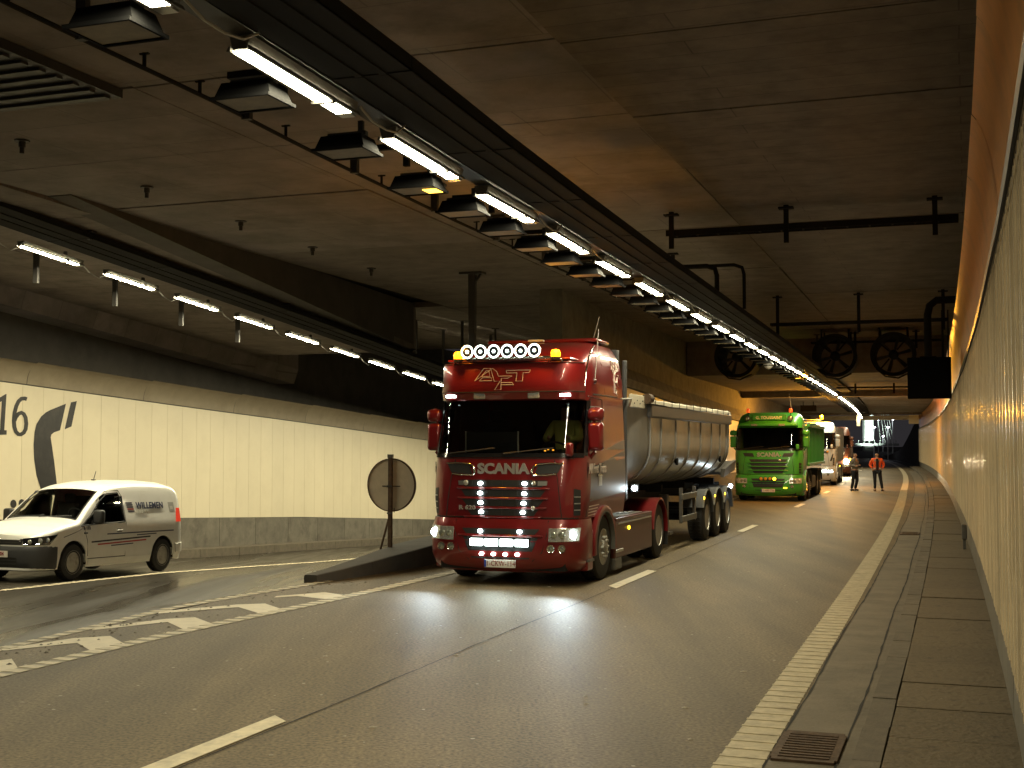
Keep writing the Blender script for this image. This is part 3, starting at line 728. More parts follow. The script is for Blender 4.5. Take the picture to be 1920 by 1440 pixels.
# cable tray above the main row with its hangers
def tray(name, s0, s1, tf, wd, zf, label, hang, zc, mats='steel_black', pitch=2.36):
    root = empty(name, W(s0, tf(s0), zf(s0)), hd(s0), label=label, cat='cable tray')
    s = s0
    while s < s1:
        a, c = s, s+pitch-.01
        P = []
        b = MB()
        for (x0, x1, z0, z1) in ((0, wd, 0, .012), (0, .012, 0, .10), (wd-.012, wd, 0, .10), (wd*.32, wd*.32+.05, -.014, -.001), (wd*.62, wd*.62+.05, -.014, -.001)):
            b.hexa([W(a, tf(a)+x0, zf(a)+z0), W(a, tf(a)+x1, zf(a)+z0), W(c, tf(c)+x1, zf(c)+z0), W(c, tf(c)+x0, zf(c)+z0), W(a, tf(a)+x0, zf(a)+z1), W(a, tf(a)+x1, zf(a)+z1), W(c, tf(c)+x1, zf(c)+z1), W(c, tf(c)+x0, zf(c)+z1)])
        b.build('tray_section', MT[mats], root, keep=True)
        b = MB(); nc = 5
        for q in range(nc):
            tt = wd*(q+.7)/(nc+.6); b.tube([W(x, tf(x)+tt+random.uniform(-.02, .02), zf(x)+.05) for x in (a, (a+c)/2, c)], .025, 5)
        b.build('cable', MT['steel_black'], root, keep=True, kind='stuff')
        # slots seen from below and a cross bar
        b = MB()
        z = zf(a)-.006; b.hexa([W(a, tf(a), z), W(a, tf(a)+wd, z), W(a+.04, tf(a)+wd, z), W(a+.04, tf(a), z), W(a, tf(a), z+.005), W(a, tf(a)+wd, z+.005), W(a+.04, tf(a)+wd, z+.005), W(a+.04, tf(a), z+.005)])
        b.build('cross_bar', MT['steel_black'], root, keep=True)
        if hang and (s > s0+36 or name == 'x' or zf(s) != 4.62) and int((s-s0)/pitch+.5) % 3 == 0:
            for tt in hang:
                p = W(a+.02, tf(a)+tt, zf(a)-.02); zz = zc(a)
                b = MB(); b.box((p.x, p.y, (p.z+zz)/2), (.055, .055, max(.1, zz-p.z)), (0, 0, hd(a))); b.box((p.x, p.y, zz-.02), (.22, .14, .03), (0, 0, hd(a)))
                b.build('hanger', MT['steel_dark'], root, keep=True)
        s += pitch
    return root
def zc_main(s): return 6.0 if s < 47.4 else 4.9
tray('cable_tray', 3.0, 112, lambda s: tl_(s)+.11, .62, lambda s: 4.62, 'wide dark perforated cable tray running above the carriageway strip lights', (.30,), zc_main)
zr = lambda s: interp(s, [(10, 6.14), (17.6, 5.54), (36.5, 4.03), (60, 2.2)])
tray('cable_tray', 11.0, 42, lambda s: -15.35, .95, lambda s: zr(s)+.20, 'dark cable tray sinking with the ramp row of strip lights', (.9,), lambda s: 6.0 if (s > 32.5) else zlc(s))
# narrow rail that carries the strip lights, and the thin pipe with struts on its left
b = MB(); b.loft([[W(s, tl_(s)-.10, 4.62), W(s, tl_(s)+.10, 4.62), W(s, tl_(s)+.10, 4.70), W(s, tl_(s)-.10, 4.70)] for s in range(2, 114, 4)])
b.build('light_rail', MT['steel_dark'], label='dark steel rail from which the carriageway strip lights hang', cat='rail')
pp = empty('sprinkler_pipe', W(8, -7.25, 5.6), label='thin dark pipe on short T struts under the ceiling left of the floodlights', cat='pipe')
tp = lambda s: interp(s, [(0, -7.0), (8.5, -7.18), (11, -7.24), (15.4, -7.42), (22, -7.5), (47, -7.55)])
b = MB(); b.tube([W(s*1.0, tp(s), 5.6+.006*math.sin(s*1.3)) for s in range(2, 47)], .022, 6); b.build('pipe', MT['steel_black'], pp, keep=True)
s = 6.0
while s < 45:
    p = W(s, tp(s)+.03, 0); MB().box((p.x, p.y, 5.78), (.10, .07, .42), (0, 0, hd(s))).box((p.x, p.y, 5.975), (.32, .16, .03), (0, 0, hd(s))).build('strut', MT['steel_dark'], pp, keep=True)
    for q in (.95, 1.9):
        p = W(s+q, tp(s+q), 0); MB().box((p.x, p.y, 5.67), (.03, .03, .16)).box((p.x, p.y, 5.74), (.10, .03, .015), (0, 0, hd(s))).build('clip', MT['steel_black'], pp, keep=True)
    s += 2.8
# struts that drop from the ceiling to the floodlight side
ax = empty('hanger_frame', W(8, -5.3, 5.5), label='short dark steel brackets tying the floodlight row to the cable tray', cat='bracket')
s = 5.4
while s < 46:
    b = MB()
    p = W(s, tl_(s)-.3, 0); b.box((p.x, p.y, 4.66), (.05, .05, .22), (0, 0, hd(s))); b.box((p.x, p.y, 4.74), (.9, .05, .05), (0, 0, hd(s)))
    b.build('bracket', MT['steel_black'], ax, keep=True); s += 2.36
# little drooping leads between the tubes
b = MB()
for i in range(14):
    s = S0+i*PITCH+1.62
    if i % 3 == 2: continue
    b = MB(); b.tube([W(s-.02, tl_(s)+.10, 4.56), W(s+.15, tl_(s)+.12, 4.49), W(s+.35, tl_(s)+.14, 4.47), W(s+.55, tl_(s)+.13, 4.50), W(s+.75, tl_(s)+.11, 4.60)], .010, 5)
    b.build('power_lead', MT['cable'], label='thin pale lead sagging past the end of the %s carriageway strip light' % nth(i+1), cat='cable', group='sagging leads between strip lights')
for i in range(9):
    s = 12.85+(i+1)*PITCH+1.62; z = zr(s)
    b = MB(); b.tube([W(s-.02, -15.45, z+.03), W(s+.15, -15.42, z-.10), W(s+.40, -15.40, z-.18), W(s+.6, -15.42, z-.10), W(s+.74, -15.45, z)], .012, 5)
    b.build('power_lead', MT['cable'], label='thin pale lead sagging past the end of the %s ramp strip light' % nth(i+2), cat='cable', group='sagging leads between ramp strip lights')
# hangers standing free under the ramp ceiling, left of its row
dm = MB().box((0, 0, -.38), (.10, .06, .76)).box((0, 0, -.01), (.3, .18, .03)).mesh('drop_bracket', MT['steel_dark'])
for i in range(6):
    s = 14.2+i*PITCH; o = put('drop_bracket', dm, None, s+.0, -16.3, zr(s)+.42, 0)
    tag(o, '%s slotted steel bracket dangling left of the ramp strip lights' % nth(i+1), 'bracket', 'brackets over the ramp')
dm2 = MB().box((0, 0, -.75), (.08, .06, 1.5)).box((0, 0, -.01), (.3, .18, .03)).mesh('drop_rod', MT['steel_dark'])
for i, (s, t) in enumerate(((35.9, -15.9), (39.2, -16.3), (36.6, -14.6), (41.5, -15.4))):
    o = put('drop_rod', dm2, None, s, t, 6.0, 0); tag(o, '%s thin steel drop rod in the dark behind the ramp row' % nth(i+1), 'bracket', 'drop rods behind the ramp row')
# sprinkler stubs in the ceiling
st = MB(); st.lathe([(0, .10), (-.02, .10), (-.02, .045), (-.09, .045), (-.09, .03), (-.17, .03)], 'z', 12)
stm = st.mesh('ceiling_stub', MT['steel_dark'])
for i, (s, t) in enumerate(((12.9, -11.4), (15.9, -11.65), (18.9, -11.85), (21.9, -12.05), (25.0, -12.25), (9.9, -11.2))):
    o = put('ceiling_stub', stm, None, s, t, 5.995); tag(o, '%s short pipe stub in the ceiling left of the main strip lights' % (nth(i+1) if i < 5 else 'very near'), 'pipe stub', 'pipe stubs in the ceiling')
# tall hanging post behind the red cab
p = at('hanging_post', 26.4, -10.36, 6.0, label='dark square post with a flat head hanging from the ceiling behind the red cab', cat='post')
MB().hexa([(-.06, -.06, -2.9), (.06, -.06, -2.9), (.06, .06, -2.9), (-.06, .06, -2.9), (-.085, -.06, 0), (.085, -.06, 0), (.085, .06, 0), (-.085, .06, 0)]).build('shaft', MT['steel_dark'], p)
MB().box((0, 0, -.025), (.55, .3, .05)).box((.13, 0, -.14), (.30, .05, .05), (0, R(-50), 0)).build('head_plate', MT['steel_dark'], p)

# ladders across the right half of the ceiling
def ladder(s, z, t0, t1, drops, label, h=.10):
    r = at('cable_ladder', s, t0, z, label=label, cat='cable ladder')
    L = t1-t0; b = MB(); b.box((L/2, -.12, 0), (L, .03, h)); b.box((L/2, .12, 0), (L, .03, h)); b.box((L/2, 0, .02), (L, .20, .03)); b.build('rail', MT['steel_black'], r)
    rg = MB().box((0, 0, -.03), (.03, .22, .02)).mesh('rung', MT['steel_black'])
    for i in range(int(L/.35)):
        o = bpy.data.objects.new('rung', rg); col.objects.link(o); o.parent = r; o.location = (.15+i*.35, 0, 0)
    for t in drops:
        zz = zc_main(s)-.06-z
        MB().box((t-t0, -.15, zz/2-.12), (.08, .05, zz+.3)).box((t-t0, -.15, zz-.02), (.24, .15, .03)).build('hanger', MT['steel_black'], r)
ladder(20.7, 5.62, -4.6, .05, (-4.5, -2.6, -.3), 'near dark cable ladder crossing the ceiling between strip lights and wall')
ladder(33.2, 5.22, -4.5, -.1, (-4.3, -2.25, -.2), 'second cable ladder across the ceiling, before the big fans', .07)
ladder(44.6, 5.62, -4.5, -.1, (-3.0, -1.0), 'third cable ladder across the ceiling, close above the big fans', .06)
ladder(56.0, 4.55, -4.4, -.1, (-3.6, -2.0), 'cable ladder under the lower roof past the big fans', .05)
# conduit elbows by the tray
e = at('conduit_bend', 25.2, -4.55, 6.0, label='dark conduits bending down from the ceiling onto the cable tray', cat='conduit')
for k, (dx, r_) in enumerate(((0, .05), (.55, .035))):
    b = MB(); b.tube([(dx-.75, 0, -.30), (dx-.2, 0, -.30), (dx-.04, 0, -.36), (dx, 0, -.50), (dx, 0, -1.2)], r_, 8); b.build('conduit', MT['steel_black'], e, smooth=50)
for x in (-.9, -1.5): MB().box((x, 0, -.5), (.07, .07, 1.0)).box((x, 0, -.015), (.2, .14, .03)).build('hanger', MT['steel_black'], e)

# ---------------------------------------------------------------- jet fans
def fan(s, t, z, label):
    f = at('jet_fan', s, t, z, label=label, cat='tunnel fan', group='jet fans under the ceiling')
    b = MB(); n = 32
    b.lathe([(-.35, .74), (-.30, .70), (-.28, .62), (-.10, .60), (1.6, .60), (1.6, .66), (-.1, .68), (-.28, .72), (-.35, .74)], 'y', n, closed=True)
    b.build('casing', MT['steel_black'], f, smooth=40)
    b = MB(); b.lathe([(-.32, .0), (-.30, .08), (-.2, .15), (.1, .16), (.5, .14), (.5, 0)], 'y', 20); b.build('hub', MT['steel_black'], f, smooth=40)
    bl = MB(); bl.hexa([(-.04, -.02, .14), (.02, -.06, .14), (.04, -.04, .14), (-.02, .02, .14), (-.08, -.03, .57), (.03, -.12, .57), (.05, -.10, .57), (-.06, .0, .57)]); blm = bl.mesh('blade', MT['steel_dark'])
    for k in range(6):
        o = bpy.data.objects.new('blade', blm); col.objects.link(o); o.parent = f; o.location = (0, .15, 0); o.rotation_euler = (0, k*2*math.pi/6+.3, 0)
    for k in range(4):
        b = MB().box((0, -.25, .40), (.05, .03, .42)).mesh('strut', MT['steel_black']); o = bpy.data.objects.new('strut', b); col.objects.link(o); o.parent = f; o.rotation_euler = (0, k*math.pi/2+.7, 0)
    b = MB()
    for y in (.1, 1.3):
        for x in (-.45, .45): b.box((x, y, .72), (.06, .06, .55))
        b.lathe([(y-.04, .70), (y+.04, .70)], 'y', 32, closed=True)
    b.build('mounting', MT['steel_black'], f)
    # conduit loops under the intake
    b = MB(); b.tube([(-.55, -.3, -.48), (-.25, -.3, -.74), (.15, -.3, -.80), (.55, -.3, -.62)], .03, 6); b.build('cable', MT['steel_black'], f, smooth=60)
fan(43.6, -6.95, 5.12, 'big round jet fan left of the strip lights, partly hidden by floodlights')
fan(43.6, -3.62, 5.08, 'big round jet fan just right of the cable tray')
fan(43.6, -1.72, 5.08, 'big round jet fan behind the black message board by the wall')

# ---------------------------------------------------------------- message board, camera, sign box
v = at('message_board', 30.0, -.53, 3.58, label='square black unlit message board hung beside the cove tinted with amber light', cat='sign board')
MB().box((0, 0, 0), (.95, .22, .94)).build('case', MT['vms'], v, bevel=.012)
MB().box((0, -.115, 0), (.85, .01, .84)).build('screen', MT['vms'], v)
MB().box((-.02, .05, .485), (.36, .12, .03)).build('mount', MT['steel_black'], v)
b = MB(); b.tube([(-.02, .05, .5), (-.02, .05, 1.45), (.03, .05, 1.66), (.18, .05, 1.78), (.60, .05, 1.78)], .085, 12); b.build('support_pipe', MT['steel_black'], v, smooth=50)
MB().box((.30, .05, 1.0), (.05, .05, 1.1)).box((.42, .05, 1.0), (.03, .05, 1.1)).build('hanger', MT['steel_black'], v)
c_ = at('cctv_camera', 37.0, -5.05, 4.42, label='pale dome camera hanging from the floodlight row', cat='camera')
MB().lathe([(.12, .03), (.11, .12), (.0, .15), (-.06, .13), (-.12, .07), (-.14, 0)], 'z', 18).build('dome', MT['white_paint'], c_, smooth=60)
MB().lathe([(-.02, .152), (-.05, .14)], 'z', 18).build('band', MT['black_gloss'], c_)
sb_ = at('sign_box', 78.0, -7.3, 4.3, label='small dark sign box hanging under the low roof beyond the green truck', cat='sign')
MB().box((0, 0, 0), (.95, .15, .38)).build('case', MT['steel_black'], sb_, bevel=.01); MB().box((-.3, 0, .3), (.04, .04, .25)).box((.3, 0, .3), (.04, .04, .25)).build('hanger', MT['steel_black'], sb_)
for i, (s, t, w2, h2) in enumerate(((104.5, -5.0, .28, .85), (104.0, -.75, .75, .70))):
    q = at('portal_sign', s, t, 4.45-h2/2, label=('narrow pale signal box under the portal at the end of the strip lights', 'square pale signal box under the portal beside the right wall')[i], cat='signal')
    MB().box((0, 0, 0), (w2, .2, h2)).build('case', MT['panel_white'], q, bevel=.01); MB().box((0, 0, h2/2+.08), (.05, .05, .2)).build('hanger', MT['galv'], q)

# ---------------------------------------------------------------- round traffic sign seen from behind
sg = at('traffic_sign', 19.55, -9.2, .37, label='back of a round grey traffic sign on a thin brown post', cat='traffic sign')
sg.rotation_euler = (0, 0, hd(19.5)-R(2))
b = MB(); b.lathe([(-.012, .0), (-.012, .445), (.0, .45), (.02, .45), (.02, .44), (.004, .435), (.004, 0)], 'y', 48, (0, 0, 1.0)); b.build('disc', MT['sign_back'], sg, smooth=30)
b = MB(); b.lathe([(-.03, .44), (-.03, .458), (.022, .458), (.022, .44)], 'y', 48, (0, 0, 1.0), closed=True); b.build('rim', MT['rust'], sg)
b = MB().box((0, -.05, .66), (.07, .055, 1.64)); b.build('pole', MT['rust'], sg, bevel=.006)
MB().box((0, -.05, 1.495), (.085, .07, .06)).build('cap', MT['galv'], sg)
MB().box((0, -.018, .98), (.34, .012, .016)).box((0, -.085, .98), (.09, .014, .03)).build('clamp', MT['steel_dark'], sg)
MB().box((0, -.085, .52), (.09, .014, .03)).box((.06, -.02, .57), (.012, .012, .08)).build('clamp', MT['galv'], sg)
b = MB(); b.tube([(-.03, -.05, .42), (-.17, -.08, -.10)], .018, 6); b.build('brace', MT['rust'], sg)

# ---------------------------------------------------------------- outdoors past the portal
def px(u, v, Y): # world point seen at that pixel at that distance
    p = math.atan(115/2346.)
    d = Vector(((u-960)/2346, math.cos(p)+((v-720)/2346)*math.sin(p), math.sin(p)-((v-720)/2346)*math.cos(p)))
    return d*(Y/d.y)+Vector((0, 0, 2.05))
P = px(1628, 835, 240)
py = empty('bridge_pylon', (P.x, P.y, -.05), label='tall floodlit pale bridge pylon beyond the tunnel mouth', cat='bridge pylon')
MB().hexa([(-.85, -.8, 0), (.85, -.8, 0), (.85, .8, 0), (-.85, .8, 0), (-.75, -.6, 34), (.75, -.6, 34), (.75, .6, 34), (-.75, .6, 34)]).build('shaft', MT['pylon'], py)
ld = bpy.data.lights.new('floodlight_beam', 'SPOT'); ld.energy = 220000; ld.color = (.85, 1, .9); ld.spot_size = R(50); ld.spot_blend = .6; ld.shadow_soft_size = .3
lo = bpy.data.objects.new('floodlight_beam', ld); col.objects.link(lo); lo.parent = py; lo.location = (-3, -14, .6); lo.rotation_euler = (R(118), 0, R(-12))
for i, (u0, u1, m_) in enumerate(((1640, 1652, 0), (1646, 1660, 1), (1651, 1666, 2), (1655, 1672, 3), (1660, 1677, 4))):
    a = px(1631, 640-10*i, 240); c = px(u1, 838, 238-i)
    b = MB(); b.tube([a, c], .04, 5); b.build('stay_cable', MT['deck'], py, keep=True)
dk = empty('bridge_deck', px(1640, 833, 236), label='pale bridge deck edge crossing behind the tunnel mouth', cat='bridge')
a, c = px(1598, 833.5, 236), px(1686, 833.5, 236)
b = MB(); b.hexa([a+Vector((0, 0, -.25)), c+Vector((0, 0, -.25)), c+Vector((0, 5, -.25)), a+Vector((0, 5, -.25)), a+Vector((0, 0, .2)), c+Vector((0, 0, .2)), c+Vector((0, 5, .2)), a+Vector((0, 5, .2))]); b.build('edge_beam', MT['deck'], dk, keep=True)
for i in range(9):
    p = px(1600+i*10, 830, 236.4); MB().box((p.x, p.y, p.z+.1), (.08, .08, .8)).build('rail_post', MT['deck'], dk, keep=True)
def slamp(u, v, Y, i):
    p = px(u, v, Y); e = empty('street_lamp', (p.x, p.y, -.05), label='lit street lamp outside, %s' % ('on the tall mast nearest the pylon', 'with a bright cool head above the people', 'highest and brightest, right of the others', 'thin mast just left of the cables', 'low one behind the stay cables')[i], cat='street lamp', group='street lamps outside the tunnel')
    b = MB(); b.tube([(0, 0, 0), (0, 0, p.z-.2), (.03, 0, p.z+.05), (.12, 0, p.z+.1)], [.07, .06, .05, .04], 8); b.build('mast', MT['pylon'], e)
    b = MB(); b.lathe([(-.08, .0), (-.06, .14), (.02, .19), (.08, .13), (.10, 0)], 'z', 12, (.10, 0, p.z+.05)); b.build('lamp_head', MT['street_lamp_lit'], e, smooth=50)
    l = bpy.data.lights.new('lamp_light', 'POINT'); l.energy = 25; l.color = (.85, .9, 1); l.shadow_soft_size = .25
    o = bpy.data.objects.new('lamp_light', l); col.objects.link(o); o.parent = e; o.location = (.35, -.5, p.z-.5)
for i, (u, v, Y) in enumerate(((1638, 801, 180), (1664, 801, 175), (1673, 787, 190), (1646, 787, 210), (1655, 818, 220))): slamp(u, v, Y, i)
# dark mound and retaining wall outside
b = MB(); rows = []
for i in range(13):
    s = 118+i*8; h = interp(s, [(112, 5.5), (140, 4.4), (170, 1.6), (200, .5), (230, .3)])
    rows.append([W(s, .6, -.1), W(s, .55, h), W(s, 1.2, h), W(s, 14, h*.5+.3)])
b.loft(rows, False, False); b.build('retaining_wall', MT['night_wall'], label='dark retaining wall dropping away on the right outside the tunnel', cat='wall')
b = MB(); rows = []
for i in range(11):
    s = 205+i*4; h = math.sin(i/10*math.pi)*1.15+.02
    rows.append([W(s, x, h*math.cos(x2)**1.5 if abs(x2) < 1.5 else 0) for x, x2 in ((-6.0, -1.55), (-4.5, -.9), (-3, -.3), (-1, .2), (2, .6), (6, 1.55))])
b.loft(rows, False, False); b.build('earth_mound', MT['night_ground'], label='low black earth mound outside beyond the person in orange', cat='mound', kind='structure')

# ================================================================== VEHICLES
class Skin:
    """plan outline of a cab: levels (z, half width, front y), rounded front corners"""
    def __init__(s, levels, B, r=.30, bul=.05): s.L, s.B, s.r, s.bul = levels, B, r, bul
    def wf(s, z): return interp(z, [(l[0], l[1]) for l in s.L]), interp(z, [(l[0], l[2]) for l in s.L])
    def pt(s, a, z, d=0):
        w_, f = s.wf(z); r = s.r; sg = -1 if a < 0 else 1; a = abs(a); xc = w_-r; yc = f+s.bul*(xc/w_)**2+r
        if a <= xc:
            x, y = a, f+s.bul*(a/w_)**2; nx, ny = 0, -1
            nx = -2*s.bul*a/w_**2*-1; n = math.hypot(nx, 1); nx, ny = nx/n, -1/n
        elif a <= xc+r*math.pi/2:
            q = (a-xc)/r; x, y = xc+r*math.sin(q), yc-r*math.cos(q); nx, ny = math.sin(q), -math.cos(q)
        else: x, y = w_, yc+(a-xc-r*math.pi/2); nx, ny = 1, 0
        return (sg*(x+nx*d), y+ny*d, z)
    def fm(s, a, z, d): return s.pt(a, z, d)
    def sm(s, sg): return lambda y, z, d: (sg*(s.wf(z)[0]+d), y, z)
    def ring(s, z):
        w_, f = s.wf(z); xc = w_-s.r; A = [xc*k/6 for k in range(7)]+[xc+s.r*math.pi/2*k/6 for k in range(1, 7)]
        P = [s.pt(a, z) for a in A]; y0 = P[-1][1]
        P += [(w_, lerp(y0, s.B-.06, k/3), z) for k in (1, 2, 3)]+[(w_-.06, s.B, z)]
        return P+[(-x, y, zz) for x, y, zz in reversed(P[1:])]
    def shell(s, name, m, root, zs, hole=None, smooth=40, cap=True):
        rings = [s.ring(z) for z in zs]; n = len(rings[0]); b = MB()
        sk = (lambda i, k: hole[0] <= zs[i] < hole[1] and (k < hole[2] or k >= n-hole[2])) if hole else None
        b.loft(rings, True, cap, sk); return b.build(name, MT[m], root, smooth=smooth)

def wheel(parent, x, y, z, r=.5, w_=.30, rimm='rim', dual=False, name='wheel', side=1, steer=False):
    e = bpy.data.objects.new(name, None); col.objects.link(e); e.parent = parent; e.location = (x, y, z); e.empty_display_size = .1
    if side < 0: e.rotation_euler = (0, 0, math.pi)
    key = (r, w_, rimm, dual, steer)
    if key not in WHEELS:
        W2 = w_*(2.0 if dual else 1)
        prof = [(-w_/2, r*.56), (-w_*.48, r*.62), (-w_/2, r*.80), (-w_*.44, r*.95), (-w_*.34, r*.99), (0, r), (w_*.34, r*.99), (w_*.44, r*.95), (w_/2, r*.80), (w_*.48, r*.62), (w_/2, r*.56)]
        b = MB(); b.lathe(prof, 'x', 36, closed=True)
        for k in range(36):
            q = k*2*math.pi/36
            for dx in (-.22, .0, .22): b.box((dx*w_*1.1, (r-.002)*math.cos(q), (r-.002)*math.sin(q)), (w_*.16, .03*r*2, .02), (q+math.pi/2+.15, 0, 0))
        if dual: b.lathe([(p-w_*1.15, q) for p, q in prof], 'x', 30, closed=True)
        ty = b.mesh('tyre', MT['rubber'], 35)
        b = MB(); R0 = r*(.66 if rimm == 'rim_steel' else .57)
        if rimm == 'rim_steel': prof = [(w_*.44, R0), (w_*.50, R0*.99), (w_*.46, R0*.93), (w_*.30, R0*.88), (w_*.26, R0*.80), (w_*.40, R0*.66), (w_*.38, R0*.50), (w_*.22, R0*.40), (w_*.24, R0*.30), (w_*.34, R0*.24), (w_*.34, 0)]
        elif steer:   prof = [(w_*.46, R0), (w_*.50, R0*.98), (w_*.40, R0*.90), (w_*.34, R0*.80), (w_*.50, R0*.66), (w_*.54, R0*.40), (w_*.44, R0*.36), (w_*.62, R0*.34), (w_*.68, R0*.22), (w_*.68, 0)]
        else:       prof = [(w_*.46, R0), (w_*.50, R0*.98), (w_*.30, R0*.92), (w_*-.20, R0*.86), (w_*-.26, R0*.60), (w_*-.05, R0*.46), (w_*.36, R0*.42), (w_*.42, R0*.30), (w_*.42, 0)]
        b.lathe(prof, 'x', 28); rm = b.mesh('rim', MT[rimm], 35)
        b = MB(); xb = w_*(.52 if steer else -.10)
        for k in range(10):
            q = k*2*math.pi/10; rr = R0*(.53 if steer else .70); b.lathe([(0, .022*r*2), (w_*.14, .020*r*2), (w_*.14, 0)], 'x', 6, (xb, rr*math.cos(q), rr*math.sin(q)))
        bo = b.mesh('bolts', MT['steel_bright'])
        b = MB()
        nh_ = 14 if rimm == 'rim_steel' else 10
        for k in range(nh_):
            q = (k+.5)*2*math.pi/nh_; rr = R0*(.75 if rimm == 'rim_steel' else .80 if steer else .77); hr = (.020 if rimm == 'rim_steel' else .034)*r*2; b.lathe([(0, hr), (.008, hr), (.008, 0)], 'x', 8, (w_*(.315 if rimm == 'rim_steel' else .345 if steer else -.235)+.006, rr*math.cos(q), rr*math.sin(q)))
        if rimm == 'rim_steel': b.lathe([(0, R0*.24), (.012, R0*.22), (.014, 0)], 'x', 12, (w_*.34, 0, 0))
        ho = b.mesh('hand_holes', MT['joint'])
        WHEELS[key] = (ty, rm, bo, ho)
    for nm, me in zip(('tyre', 'rim', 'bolts', 'hand_holes'), WHEELS[key]):
        o = bpy.data.objects.new(nm, me); col.objects.link(o); o.parent = e
    return e
WHEELS = {}
def disc(name, m, parent, p, r, th=.02, ax='y', n=20, sx=1.0, dome=.35):
    b = MB(); b.lathe([(th, r), (0, r), (-th*.6, r*.85), (-th*(.6+dome), r*.4), (-th*(.7+dome), 0)], ax, n)
    if sx != 1: b.v = [(v[0]*sx, v[1], v[2]) if ax == 'y' else v for v in b.v]
    b.v = [(v[0]+p[0], v[1]+p[1], v[2]+p[2]) for v in b.v]
    return b.build(name, MT[m], parent, smooth=50)
def seam(m, pts, parent, r=.006, mt='joint', name='door_seam'):
    return MB().tube([m(a, b, .0) for a, b in pts], r, 4).build(name, MT[mt], parent)

